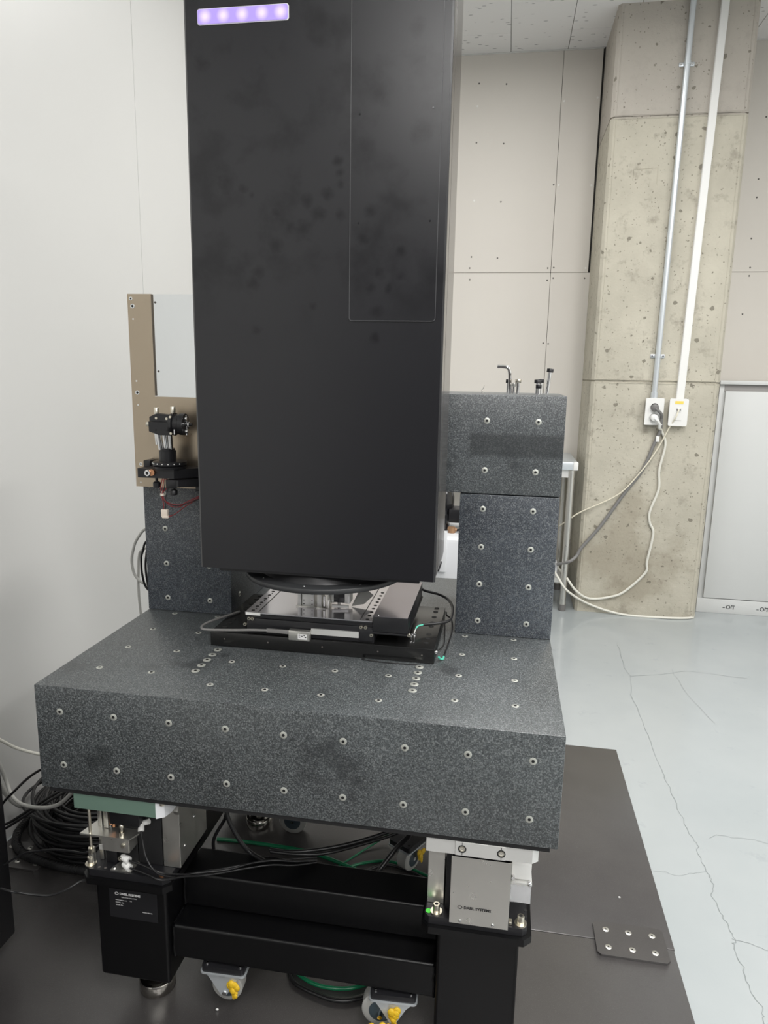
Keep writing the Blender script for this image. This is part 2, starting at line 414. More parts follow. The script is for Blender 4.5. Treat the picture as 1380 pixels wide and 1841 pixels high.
# concrete pillar with formwork joints
pb = B()
pil = bpy.data.objects.new('pillar', None); COL.objects.link(pil); pil.location = (1.52, 2.98, 0); pil['kind'] = 'structure'
def chamfer(x0, x1, y0, y1, c): return [(x0+c, y0), (x1-c, y0), (x1, y0+c), (x1, y1), (x0, y1), (x0, y0+c)]
for z0, z1 in ((.0, 1.218), (1.226, 2.443), (2.451, ZC+.01)):
    obj('concrete_lift', B().prism(chamfer(1.207, 1.823, 2.75, Y1+.01, .014), z0, z1), 'concrete', pil)
obj('form_joint', B().prism(chamfer(1.212, 1.818, 2.755, Y1+.01, .014), 1.2185, 1.2255).prism(chamfer(1.212, 1.818, 2.755, Y1+.01, .014), 2.4435, 2.4505), 'concrete', pil)
# little cement ridges left by the formwork
b = B()
for zz in (1.214, 1.230, 2.439, 2.455):
    pts = [(1.225+k*.032, 2.7495, zz+random.uniform(-.0012, .0012)) for k in range(19)]; b.tube(pts, .0018, 6, 2)
for xx in (1.232, 1.797):
    for z0, z1 in ((.02, 1.21), (1.235, 2.435), (2.46, 2.92)):
        pts = [(xx+random.uniform(-.0012, .0012), 2.7498, z0+(z1-z0)*k/24) for k in range(25)]; b.tube(pts, .0014, 6, 2)
# outline of an old box cast in the face
b.tube([(1.330, 2.7498, 2.165), (1.330, 2.7498, 2.215), (1.440, 2.7498, 2.220), (1.440, 2.7498, 2.150)], .0016, 6, 1)
obj('cement_ridge', b, 'concrete', pil)

# cracks in the floor coating: thin dark lines lying in the surface
C1 = [[1.363, 2.277], [1.352, 2.011], [1.364, 1.925], [1.337, 1.73], [1.34, 1.456], [1.337, 1.336], [1.337, 1.176], [1.343, 1.103], [1.342, .965], [1.348, .849], [1.359, .802], [1.348, .766], [1.356, .68], [1.358, .65], [1.343, .608], [1.347, .553], [1.351, .501], [1.355, .461], [1.346, .454], [1.347, .39], [1.346, .332], [1.355, .294], [1.345, .266], [1.35, .1]]
C2 = [[1.218, .67], [1.245, .675], [1.271, .664], [1.31, .68], [1.353, .697]]
C3 = [[1.398, .839], [1.42, .86], [1.468, .855], [1.51, .86], [1.55, .847], [1.8, .83]]
C4 = [[1.35, .47], [1.38, .465], [1.42, .45]]
C5 = [[1.36, 1.92], [1.5, 1.97], [1.62, 2.03], [1.85, 2.0]]
C6 = [[1.55, 2.03], [1.56, 1.75], [1.60, 1.55]]
for pts, wd in ((C1, .0016), (C2, .0008), (C3, .0009), (C4, .0010), (C5, .0014), (C6, .001)):
    P = []
    for (a, b_), (c_, d_) in zip(pts, pts[1:]):
        for k in range(5):
            t = k/5; P.append((a+(c_-a)*t+random.uniform(-.004, .004), b_+(d_-b_)*t+random.uniform(-.002, .002)))
    P.append(tuple(pts[-1]))
    b = B(); vs = []
    for k, (px, py) in enumerate(P):
        q = P[min(k+1, len(P)-1)]; p_ = P[max(k-1, 0)]
        dx, dy = q[0]-p_[0], q[1]-p_[1]; L_ = math.hypot(dx, dy) or 1
        nx, ny = -dy/L_, dx/L_; hw = wd*random.uniform(.35, 1)*.7
        vs.append([b.bm.verts.new((px+nx*hw, py+ny*hw, .0006)), b.bm.verts.new((px-nx*hw, py-ny*hw, .0006))])
    for u, v_ in zip(vs, vs[1:]): b.bm.faces.new((u[0], u[1], v_[1], v_[0]))
    bmesh.ops.recalc_face_normals(b.bm, faces=b.bm.faces[:])
    obj('crack', b, 'crack', fl)

# ================================================================ BLACK FLOOR BOARDS
fbk = tag(obj('floor_board', B().box(-.455, 1.210, .4015, 1.264, .0005, .010, .002), 'board'), 'large matt black floor board reaching back beneath the rear of the granite table', 'floor board')
ffr = tag(obj('floor_board', B().box(-.455, 1.208, -3.9, .4005, .0005, .010, .002), 'board'), 'large matt black floor board in the foreground beneath the table front legs', 'floor board')  # unseen length behind the camera added to darken the housing's reflection
fs_me = mesh_of(B().lathe((0, 0, 0), (0, 0, .0016), [(0, .0072), (.6, .0072), (1, .0062)], 18).use(1).cyl((0, 0, .0012), (0, 0, .0019), .0022, None, 6), ['steel', 'hole'], 'flat_screw')
def join_plate(x0, x1, y0, y1, screws, label):
    t = thing('joining_plate', ((x0+x1)/2, (y0+y1)/2, .010), label, 'plate')
    obj('plate', B().prism([(x0+.008, y0), (x1-.008, y0), (x1, y0+.008), (x1, y1-.008), (x1-.008, y1), (x0+.008, y1), (x0, y1-.008), (x0, y0+.008)], .0102, .0145), 'board', t)
    for a, b in screws: child('screw', fs_me, t, (a, b, .0143))
join_plate(1.040, 1.192, .354, .452, [(1.066, .428), (1.115, .427), (1.166, .427), (1.065, .377), (1.116, .378), (1.164, .378)], 'thin black joining plate with six screws bridging the floor boards at right')
join_plate(-.450, -.305, .358, .452, [(-.424, .43), (-.374, .433), (-.324, .43), (-.422, .381), (-.372, .381), (-.322, .381)], 'thin black joining plate on the floor boards at left beside the cable coil')

# ================================================================ GRANITE
ins_me = mesh_of(B().lathe((0, 0, -.001), (0, 0, .0008), [(0, .0062), (.8, .0062), (1, .0055)], 16).use(1).cyl((0, 0, .0007), (0, 0, .0010), .0026, None, 10), ['insert', 'hole'], 'threaded_insert')
ins_big = mesh_of(B().lathe((0, 0, -.001), (0, 0, .0010), [(0, .0078), (.8, .0078), (1, .0070)], 18).use(1).cyl((0, 0, .0009), (0, 0, .0012), .0028, None, 10), ['insert', 'hole'], 'threaded_insert')
sl = thing('granite_table', (.45, .41, .505), 'thick dark speckled granite slab table with rows of threaded inserts', 'table')
obj('slab', B().box(.0, .9, 0, .82, .505, .70, .0016, 2), 'granite', sl)
obj('underside_pad', B().box(.012, .888, .004, .81, .496, .5045), 'rubber', sl)
for i in range(9):
    for z in (.6536, .5528): child('insert', ins_me, sl, (.0464+.1008*i, 0, z), (R(90), 0, 0))
for xk, rows, off in ((.071, 4, 0), (.173, 4, 0), (.297, 2, -.0267), (.397, 2, -.0267), (.497, 2, -.0267), (.597, 2, -.0267), (.723, 4, 0), (.824, 4, 0)):
    for k in range(rows):
        if xk in (.071, .173, .723, .824) or True: child('insert', ins_me, sl, (xk, .0885+off+.102*k, .70))
for xk in (.248, .648):
    for k in range(5): child('insert', ins_big, sl, (xk, .111+.0257*k, .70))
for i, (x0, x1, lab, m) in enumerate(((0, .2, 'left upright granite block carrying the crosspiece, behind the wired optics', 'granite_blue'), (.70, .90, 'right upright granite block with two columns of inserts beside the gap', 'granite_blue'))):
    t = thing('granite_column', ((x0+x1)/2, .53, .70), lab, 'column')
    obj('block', B().box(x0, x1, .41, .66, .7006, 1.0015, .0016, 2), m, t)
    for xx in ((.0483, .1494) if i == 0 else (.7476, .8487)):
        for k in range(4): child('insert', ins_me, t, (xx, .41, .9717-.0802*k), (R(90), 0, 0))
    if i == 0:
        for k in range(2): child('insert', ins_me, t, (.2, .46, .735+.1*k), (R(90), 0, R(90)))
t = thing('granite_crossbeam', (.45, .52, 1.003), 'wide dark granite crossbeam bridging both upright blocks, with a darker stripe', 'beam')
obj('block', B().box(.0, .9008, .41, .62, 1.0035, 1.2035, .0016, 2), 'granite_beam', t)
for xx in (.0483, .1494, .7476, .8487):
    for k in range(2): child('insert', ins_me, t, (xx, .41, 1.1518-.1*k), (R(90), 0, 0))

# ================================================================ BLACK HOUSING
HX0, HX1, HY0, HY1, HZ0, HZ1 = .233, .676, .18, .36, .8775, 1.93
t = thing('instrument_housing', (.455, .27, HZ0), 'tall black instrument housing with finger marks and a lilac light bar', 'machine')
cx = .455
b = B().prism([(HX0+.004, HY0), (HX1-.0045, HY0), (HX1-.0015, HY0+.002), (HX1-.0012, HY0+.004), (HX1-.0012, HY0+.006), (HX0+.002, HY0+.006), (HX0, HY0+.0055), (HX0, HY0+.004)], HZ0, HZ1)
obj('front_cover', b, 'housing', t)
obj('body', B().box(HX0+.001, HX1-.0025, HY0+.0062, HY1, HZ0+.002, HZ1, .0015), 'housing_side', t)
obj('side_panel', B().box(HX1-.0024, HX1-.0012, HY0+.048, HY1-.003, HZ0+.012, HZ1, .001, 1), 'housing_side', t)
obj('edge_strip', B().box(HX1-.0024, HX1-.0014, HY0+.0065, HY0+.0475, HZ0+.006, HZ1, .0008, 1), 'housing_side', t)
# access panel, a thin sheet with rounded lower corners
def rr(x0, x1, z0, z1, r, k=5):
    P = []
    for cx_, cz_, a0 in ((x1-r, z0+r, -90), (x1-r, z1-r, 0), (x0+r, z1-r, 90), (x0+r, z0+r, 180)):
        for i in range(k+1):
            a = R(a0+90*i/k); P.append((cx_+r*math.cos(a), cz_+r*math.sin(a)))
    return P
P_ = rr(.5145, .660, 1.3275, 1.90, .005); M['glint'] = mat('panel_edge_highlight', (.09, .09, .095), .35)
obj('panel_edge_glint', B().tube([(u, HY0-.0016, v_) for u, v_ in P_]+[(P_[0][0], HY0-.0016, P_[0][1])], .0006, 6, 1), 'glint', t)  # pale line painted as the highlight along the panel's chamfer
ap = obj('access_panel', B().prism(rr(.5145, .660, 1.3275, 1.90, .005), HY0-.0018, HY0-.0001, 'y'), 'housing', t)
sc = mesh_of(B().cyl((0, 0, 0), (0, -.0008, 0), .0016, None, 8), ['black_gloss'], 'panel_screw')
for a, b_ in ((.529, 1.648), (.647, 1.653), (.529, 1.483), (.647, 1.485)): child('screw', sc, ap, (a, HY0-.0018, b_))
lb = obj('light_bar', B().prism(rr(.2595, .4105, 1.7915, 1.8125, .003), HY0-.003, HY0+.0005, 'y'), 'led_glass', t)
obj('light_bar_rim', B().prism(rr(.258, .412, 1.790, 1.814, .004), HY0-.0012, HY0-.0001, 'y'), 'white_plastic', t)
obj('mounting_block', B().box(.30, .61, HY1-.001, .4095, 1.02, 1.19, .002), 'black', t)
# dark base foot and turret flange underneath
obj('base_edge', B().box(HX0+.035, HX1-.03, HY0+.006, HY1-.005, HZ0-.006, HZ0+.001), 'black', t)
fz = .8445
tur = obj('turret', B().lathe((.44, .315, .8765), (.44, .315, .853), [(0, .115), (.5, .120), (1, .128)], 48), 'black', t)
fla = obj('flange', B().lathe((.44, .322, .8545), (.44, .322, .8445), [(0, .1595), (.15, .161), (.9, .161), (1, .160)], 64), 'flange', t)
fsm = mesh_of(B().lathe((0, 0, 0), (0, 0, .0012), [(0, .0022), (1, .0015)], 10), ['chrome'], 'flange_screw')
for a in (-130, -92, -50, -10, 180, 90): child('screw', fsm, fla, (.44+.145*math.cos(R(a)), .322+.145*math.sin(R(a)), .8545))
b = B().box(.664, .674, .27, .33, .872, .8775, .001)
obj('lower_latch', b, 'black', t)

# ================================================================ LINEAR STAGE
t = thing('stage_base_plate', (.45, .36, .70), 'low black base plate with bored holes lying on the granite', 'plate')
obj('plate', B().box(.2255, .6735, .2325, .4835, .7005, .730, .0015), 'plate_skin', t)
hm = mesh_of(B().cyl((0, 0, 0), (0, 0, .0006), .0052, None, 16), ['hole'], 'bore')
hs = mesh_of(B().cyl((0, 0, 0), (0, -.0006, 0), .0016, None, 8), ['dent'], 'side_bore')
for xx in (.2445, .655):
    for k in (0, 1, 2, 4, 5, 6.5, 8, 9): child('bore', hm, t, (xx, .262+.0235*k, .7298))
for xx in (.255, .345, .455, .565, .65): child('side_bore', hs, t, (xx, .2325, .7165))
stg = thing('linear_stage', (.44, .36, .73), 'black motorised linear stage with a shiny flat table, beneath the housing', 'stage')
obj('rail_body', B().box(.300, .556, .2385, .478, .7303, .762, .0012), 'black', stg)
obj('carriage', B().box(.2985, .555, .2395, .476, .7625, .7685, .0008), 'black', stg)
tb = obj('table_top', B().box(.2975, .552, .2375, .478, .7725, .7745), 'table_skin', stg)
obj('table_edge', B().box(.2975, .552, .2375, .478, .7688, .7724), 'black', stg)
hm2 = mesh_of(B().cyl((0, 0, 0), (0, 0, .0005), .0036, None, 12), ['hole'], 'bore')
hm3 = mesh_of(B().cyl((0, 0, 0), (0, 0, .0005), .0016, None, 10), ['hole'], 'bore')
for k in range(9):
    child('bore', hm2, tb, (.3095, .250+.025*k, .7744)); child('bore', hm2, tb, (.541, .247+.0215*k, .7744))
for k in range(8): child('bore', hm3, tb, (.3115, .2625+.025*k, .7744))
obj('edge_strip', B().box(.3225, .3240, .245, .47, .7742, .7752).box(.5275, .529, .245, .47, .7742, .7752), 'black', stg)
obj('white_label', B().box(.2985, .3285, .2368, .2374, .7690, .7744), 'white_plastic', stg)
sh = B()
cov = obj('motor_cover', B().box(.5535, .6205, .236, .478, .7545, .785, .0008), 'black', stg)
obj('cover_glare_sheet', B().box(.5537, .6203, .2362, .4778, .7851, .7862), 'cover_glare', stg)  # thin lighter sheet added to carry the glare on top
obj('cover_flange', B().box(.5535, .6225, .2345, .480, .7505, .7540, .0006, 1), 'black', stg)
child('screw', fsm, stg, (.563, .243, .786))
cap = mesh_of(B().lathe((0, 0, 0), (0, -.004, 0), [(0, .0036), (.8, .0036), (1, .003)], 14).use(1).cyl((0, -.0038, 0), (0, -.0042, 0), .0016, None, 6), ['bolt', 'hole'], 'cap_screw')
for a, z in ((.3055, .7625), (.3125, .7625), (.5305, .7625), (.5395, .7625)): child('cap_screw', cap, stg, (a, .239, z-.001))
for a, z, y in ((.297, .749, .239), (.551, .747, .2385), (.624, .7535, .236)): child('cap_screw', cap, stg, (a, y, z))
obj('scale_strip', B().box(.432, .5265, .2352, .2384, .7395, .7510), 'alu', stg)
obj('rail_tab', B().box(.5275, .5535, .2350, .2384, .7345, .7590, .001), 'black', stg)
se = thing('encoder_head', (.411, .229, .73), 'small grey metal sensor head with a label, on the front of the stage', 'sensor')
obj('head_body', B().box(.390, .4325, .2225, .2350, .7290, .7490, .0012), 'steel', se)
obj('head_label', B().box(.409, .4275, .2218, .2225, .7325, .7430), 'white_ink', se)
b = B()
for k, (u, v_) in enumerate(((.411, .7405), (.411, .7365), (.416, .7385), (.4205, .7405), (.423, .7365))): b.box(u, u+.003, .2214, .2219, v_, v_+.0016)
obj('label_print', b, 'black_ink', se)
for xx in (.3985, .4055, .4165, .4275):
    obj('screw', B().ball((xx, .2285, .7285), .0022), 'chrome', se)
obj('cable_boot', B().box(.3445, .391, .2235, .2285, .7400, .7480, .0015), 'cable_grey', se)
sg = [(.242, .349, .733), (.228, .316, .734), (.211, .279, .735), (.203, .252, .735), (.212, .222, .740), (.228, .209, .742), (.28, .210, .745), (.318, .219, .745), (.348, .226, .744)]
obj('cable', B().tube(sg, .0024, 10), 'cable_grey', se)
# brackets and small parts standing on the stage table
t = thing('bracket_block', (.40, .33, .7745), 'square light metal bracket block with four holes on the stage table', 'bracket')
obj('face_plate', B().box(.3975, .4225, .292, .297, .7750, .8080, .0008), 'alu', t)
for a in (.4015, .4185):
    for z in (.781, .789, .802): obj('hole', B().cyl((a, .2922, z), (a, .2916, z), .0012, None, 8), 'hole', t)
obj('side_wall', B().box(.3885, .3955, .292, .33, .7750, .8080, .0006).box(.3985, .4215, .2975, .33, .7750, .808), 'alu', t)
obj('foot', B().box(.3855, .4275, .290, .296, .7745, .7768, .0004), 'steel', t)
t = thing('clamp_block', (.44, .32, .7745), 'narrow metal clamp post on the stage right of the bracket block', 'bracket')
obj('post', B().box(.4295, .4385, .290, .32, .7770, .8110, .0006), 'alu', t)
obj('foot', B().box(.4285, .4480, .287, .33, .7745, .7768, .0004), 'steel', t)
obj('cross_pin', B().cyl((.4440, .292, .7795), (.4440, .292, .80), .0026, None, 12), 'chrome', t)
obj('end_plate', B().box(.4485, .4555, .289, .31, .7745, .8110, .0006), 'steel', t)
t = thing('stepper_motor', (.475, .32, .7745), 'small black motor body on a silver rod beneath the flange', 'motor')
obj('body', B().box(.4615, .4835, .300, .33, .7860, .8070, .001), 'black', t)
obj('end_cap', B().box(.4838, .4945, .300, .33, .7845, .8085, .001), 'alu', t)
obj('front_cap', B().box(.4560, .4613, .300, .33, .7845, .8085, .0008), 'alu', t)
obj('rod', B().cyl((.459, .296, .7800), (.4925, .300, .7785), .0034, None, 12).cyl((.47, .31, .7746), (.47, .31, .786), .003, None, 10), 'white_plastic', t)
t = thing('folded_foil', (.51, .36, .7745), 'crumpled pale sheet beside the motor on the stage table', 'sheet')
b = B()
pts = [(.495, .315, .7755), (.506, .330, .792), (.512, .352, .806), (.535, .345, .792), (.520, .320, .780), (.503, .360, .799)]
vs = [b.bm.verts.new(p) for p in pts]
for f in ((0, 4, 1), (1, 4, 3), (1, 3, 2), (0, 1, 5), (5, 1, 2)): b.bm.faces.new([vs[i] for i in f])
bmesh.ops.solidify(b.bm, geom=b.bm.faces[:], thickness=.0012)
obj('sheet', b, 'white_plastic', t)

# cables of the stage
t = thing('stage_cable', (.66, .4, .73), 'black cable looping from behind the stage to a green ended clip', 'cable')
s1 = [(.612, .516, .765), (.624, .497, .762), (.656, .492, .757), (.679, .472, .753), (.692, .432, .749), (.6945, .379, .747), (.690, .35, .747), (.672, .329, .748), (.642, .308, .750)]
obj('cable', B().tube(s1, .0030, 10), 'cable_black', t)
obj('green_sleeve', B().tube([(.643, .308, .750), (.634, .295, .751), (.6305, .287, .748)], .0017, 8), 'cable_teal', t)
obj('wire', B().tube([(.6305, .287, .748), (.629, .282, .743), (.628, .274, .739)], .0009, 6), 'white_plastic', t)
obj('clip', B().box(.6235, .6265, .268, .277, .7305, .741, .0006).box(.6295, .632, .268, .277, .7305, .739, .0006).box(.6235, .632, .274, .278, .7370, .742, .0006), 'chrome', t)
t = thing('ground_wire', (.69, .35, .70), 'thin black wire with a green end loop, right of the stage base plate', 'cable')
obj('wire', B().tube([(.6765, .467, .725), (.679, .454, .722), (.690, .445, .717), (.6955, .401, .708), (.692, .330, .703), (.689, .267, .703)], .0017, 8), 'cable_black', t)
obj('wire', B().tube([(.6765, .440, .712), (.680, .40, .703), (.684, .33, .703), (.6765, .262, .716), (.6765, .25, .722)], .0012, 8), 'cable_black', t)
obj('green_sleeve', B().tube([(.689, .267, .703), (.688, .255, .703), (.684, .250, .705), (.681, .247, .710)], .0022, 8), 'cable_teal', t)
obj('ring_terminal', B().ball((.6765, .233, .7245), .0035, (1, .6, 1)), 'chrome', t)
tag(obj('zip_tie', B().tube([(.538, .2255, .7022), (.545, .222, .7018), (.59, .2195, .7014), (.643, .2215, .7014)], .0010, 6).box(.5355, .540, .2225, .2275, .7006, .7040), 'rubber'), 'thin black cable tie lying along the foot of the stage base plate', 'cable tie')

# ================================================================ METAL PLATE WITH OPTICS (left)
t = thing('mounting_plate', (.1, .39, .99), 'tall warm-toned metal plate with screw holes and a square cut-out, left of the housing', 'plate')
b = B().prism([(-.002, .989), (.26, .989), (.26, 1.184), (.0505, 1.184), (.0505, 1.3925), (-.002, 1.3925)], .385, .390, 'y')
obj('plate', b, 'brass_plate', t)
obj('edge_lip', B().box(.0505, .26, .3848, .3905, 1.1835, 1.1853), 'polished', t)
mirror = obj('inner_sheet', B().box(.044, .26, .3903, .3925, 1.176, 1.3922), 'polished', t)
obj('standoff', B().cyl((.02, .390, 1.03), (.02, .4098, 1.03), .006).cyl((.02, .390, 1.17), (.02, .4098, 1.17), .006).cyl((.15, .394, 1.18), (.15, .4098, 1.18), .006), 'steel', t)
hb = mesh_of(B().ring((0, 0, 0), (0, -1, 0), .0036, .0020, .0006, 14).use(1).cyl((0, .0002, 0), (0, -.0003, 0), .0024, None, 10), ['polished', 'hole'], 'hole')
hl = mesh_of(B().cyl((0, 0, 0), (0, -.0006, 0), .0019, None, 10), ['white_plastic'], 'hole')
for i, (a, z) in enumerate([(.006, 1.383), (.009, 1.368), (.009, 1.342), (.01, 1.215), (.011, 1.191), (.011, 1.165), (.011, 1.038), (.011, 1.012), (.009, .998)]):
    o = child('hole', hb if i in (0, 1, 4, 6) else hl, t, (a, .385, z)); o.scale = (1.3,)*3 if i in (1, 4) else (1,)*3
for a, z in ((.057, 1.376), (.058, 1.236)): child('screw', mesh_of(B().cyl((0, 0, 0), (0, -.001, 0), .0022, None, 10), ['dent'], 's'), t, (a, .3903, z))

OY = .33
t = thing('optic_platform', (.11, .34, 1.0), 'black bracket platform fixed to the metal plate, under the optic mount', 'bracket')
obj('platform', B().prism([(.037, .322), (.117, .322), (.168, .372), (.168, .3845), (.037, .3845)], 1.019, 1.038), 'black', t)
obj('side_arm', B().prism([(.122, .318), (.128, .318), (.205, .375), (.205, .3845), (.122, .3845)], 1.002, 1.017).box(.100, .122, .318, .35, 1.000, 1.017, .001), 'black', t)
obj('corner_block', B().box(.030, .045, .36, .3845, 1.030, 1.050, .002), 'black', t)
obj('screw_head', B().lathe((.0625, .322, 1.030), (.0625, .313, 1.030), [(0, .0070), (.8, .0070), (1, .006)], 18).use(1).cyl((.0625, .3135, 1.030), (.0625, .3125, 1.030), .0035, None, 6), ['chrome', 'hole'], t)
obj('copper_collar', B().cyl((.0700, .3215, 1.031), (.0700, .3165, 1.031), .0068), 'copper', t)
obj('thumb_screw', B().cyl((.072, .335, 1.019), (.072, .335, 1.007), .003).lathe((.072, .335, 1.010), (.072, .335, .998), [(0, .005), (.2, .008), (.9, .008), (1, .006)], 18), 'black', t)
obj('thumb_screw', B().cyl((.112, .33, 1.002), (.112, .33, .994), .003).lathe((.112, .33, .996), (.112, .33, .984), [(0, .005), (.2, .0075), (.9, .0075), (1, .006)], 18), 'black', t)
obj('dark_clip', B().box(.150, .172, .35, .36, .990, 1.003, .002), 'black', t)
t = thing('mirror_mount', (.098, .335, 1.038), 'small optic mount with silver knobs and a round stage, on the black platform', 'optic mount')
cx, cy = .098, .345
obj('rotation_stage', B().lathe((cx, cy, 1.0383), (cx, cy, 1.053), [(0, .0335), (.35, .0345), (.40, .0315), (.5, .0345), (.95, .0345), (1, .033)], 40), 'black', t)
b = B()
for a in range(-150, -20, 20): b.ball((cx+.0345*math.cos(R(a)), cy+.0345*math.sin(R(a)), 1.0495), .0014, seg=8)
obj('scale_mark', b, 'white_plastic', t)
obj('post_holder', B().lathe((cx-.002, cy-.004, 1.053), (cx-.002, cy-.004, 1.080), [(0, .0172), (.83, .0172), (.84, .0150), (1, .0150)], 28), 'black', t)
b = B().cyl((.086, .332, 1.078), (.082, .330, 1.114), .0052).cyl((.096, .336, 1.079), (.095, .332, 1.112), .0058).cyl((.106, .336, 1.079), (.107, .332, 1.112), .0046)
obj('post', b, 'chrome', t)
obj('lock_rod', B().cyl((.078, .334, 1.088), (.077, .332, 1.113), .0042), 'chrome', t)
obj('front_clamp', B().prism([(.0705, 1.116), (.092, 1.109), (.116, 1.109), (.120, 1.128), (.118, 1.135), (.070, 1.136)], .314, .335, 'y'), 'black', t)
obj('upper_clamp', B().prism([(.0705, 1.1365), (.119, 1.1355), (.116, 1.150), (.085, 1.152), (.0705, 1.145)], .318, .337, 'y'), 'black', t)
obj('mirror_cell', B().lathe((.112, .330, 1.131), (.142, .332, 1.131), [(0, .0215), (.25, .0225), (.3, .020), (.6, .020), (.65, .022), (1, .022)], 32), 'black', t)
obj('cell_ring', B().lathe((.1185, .330, 1.131), (.1205, .330, 1.131), [(0, .0232), (1, .0232)], 32), 'black_gloss', t)
kn = B().lathe((0, 0, 0), (0, 0, .018), [(0, .0028), (.25, .0028), (.26, .0052), (.95, .0052), (1, .0045)], 18)
kme = mesh_of(kn, ['bolt'], 'knob')
child('knob', kme, t, (.0815, .328, 1.146)); o = child('knob', kme, t, (.1175, .328, 1.149))
child('knob', kme, t, (.070, .325, 1.130), (0, R(-90), 0)).scale = (.9, .9, .55)
b = B().cyl((.142, .329, 1.131), (.152, .329, 1.131), .0058).cyl((.1440, .326, 1.142), (.1490, .326, 1.142), .0045).cyl((.1440, .326, 1.118), (.150, .326, 1.118), .0050).cyl((.1470, .326, 1.110), (.147, .326, 1.150), .0022)
obj('adjuster', b, 'chrome', t)
obj('adjuster_tip', B().cyl((.152, .329, 1.131), (.157, .329, 1.131), .003), 'black', t)
for a, z, y in ((.0855, 1.143, .3178), (.108, 1.1425, .3178), (.1185, 1.1465, .3120), (.1190, 1.1135, .3120)): obj('screw', B().cyl((a, y+.002, z), (a, y-.001, z), .0026, None, 12), 'bolt', t)
for a in (.086, .110): obj('socket', B().cyl((a, .3145, 1.119), (a, .3135, 1.119), .0022, None, 10), 'hole', t)
obj('engraved_mark', B().box(.1275, .1292, .3075, .309, 1.112, 1.122), 'white_ink', t)
t = thing('sensor_wires', (.095, .325, .945), 'red and black wires with a small cream connector, hanging under the platform', 'wire')
rw = [[(.090, .325, 1.019), (.087, .322, 1.000), (.089, .320, .985), (.094, .318, .965), (.093, .318, .955)],
      [(.094, .325, 1.019), (.092, .320, .995), (.096, .318, .975), (.110, .316, .968), (.130, .318, .966), (.150, .325, .976), (.185, .335, .992)],
      [(.098, .325, 1.019), (.100, .322, 1.000), (.090, .320, .985), (.104, .318, .966), (.125, .318, .961), (.150, .325, .973), (.185, .338, .989)],
      [(.099, .318, .938), (.118, .318, .946), (.140, .322, .963), (.160, .328, .975), (.185, .335, .988)]]
for i, p in enumerate(rw): obj('wire', B().tube(p, .0009, 8), 'wire_red', t)
for p in ([(.096, .325, 1.019), (.095, .322, 1.0), (.091, .321, .985), (.098, .318, .965), (.097, .318, .955)], [(.100, .325, 1.019), (.103, .322, 1.0), (.099, .318, .975), (.116, .317, .965), (.135, .319, .966), (.185, .335, .986)]):
    obj('wire', B().tube(p, .0009, 8), 'cable_black', t)
obj('connector', B().box(.089, .103, .314, .322, .939, .955, .001).box(.091, .105, .313, .320, .937, .942, .0008), 'cream_plastic', t)
obj('wire_tie', B().ring((.0905, .3205, .983), (0, 0, 1), .0042, .0025, .005, 14), 'cream_plastic', t)

# ================================================================ TOOLS ON THE BEAM
t = tag(obj('hex_key', B().tube([(.792, .50, 1.2045), (.7895, .50, 1.225), (.7875, .50, 1.248), (.784, .50, 1.2565), (.776, .50, 1.2590), (.762, .50, 1.2592)], .0034, 6, 4), 'chrome'), 'bright bent hex key standing upright on the granite crossbeam', 'tool')
def socket_bolt(x, y, h, r, lab, grp, tilt=0, headmat='black', shaft='chrome', sleeve=0):
    t = thing('socket_bolt', (x, y, 1.204), lab, 'bolt', grp)
    obj('shank', B().cyl((0, 0, 0), (0, 0, h-.007), r, None, 14), shaft, t, local=True)
    obj('head', B().lathe((0, 0, h-.0075), (0, 0, h), [(0, r*1.55), (.1, r*1.75), (.9, r*1.75), (1, r*1.6)], 16).use(1).cyl((0, 0, h-.001), (0, 0, h+.0003), r*.8, None, 6), [headmat, 'hole'], t, local=True)
    t.rotation_euler = (0, tilt, 0); return t
socket_bolt(.866, .50, .053, .0040, 'tallest black-headed bolt leaning on the crossbeam near its right end', None, R(5))
socket_bolt(.846, .49, .0300, .0040, 'short black-headed bolt on the crossbeam left of the tallest one', None)
socket_bolt(.8545, .53, .0310, .0034, 'black-headed bolt standing behind the pair at the right end of the crossbeam', None)
socket_bolt(.8475, .465, .0200, .0034, 'lowest black-headed bolt in front of the right-hand bolts', None)
socket_bolt(.8065, .50, .0300, .0036, 'silver-headed bolt right of the bent hex key', None, 0, 'bolt')
socket_bolt(.798, .50, .0225, .0024, 'small thin silver bolt between the hex key and the silver-headed bolt', None, 0, 'steel')
socket_bolt(.786, .54, .0290, .0030, 'black-headed bolt half hidden behind the bent hex key', None, 0)
t = tag(obj('bent_pin', B().tube([(.733, .50, 1.204), (.7335, .50, 1.2085), (.7315, .50, 1.2095), (.7350, .50, 1.214), (.736, .50, 1.2195)], .0008, 6).cyl((.7335, .50, 1.2035), (.7335, .50, 1.207), .0022, None, 8), 'steel'), 'tiny bent wire pin on the crossbeam, left of the tools', 'pin')

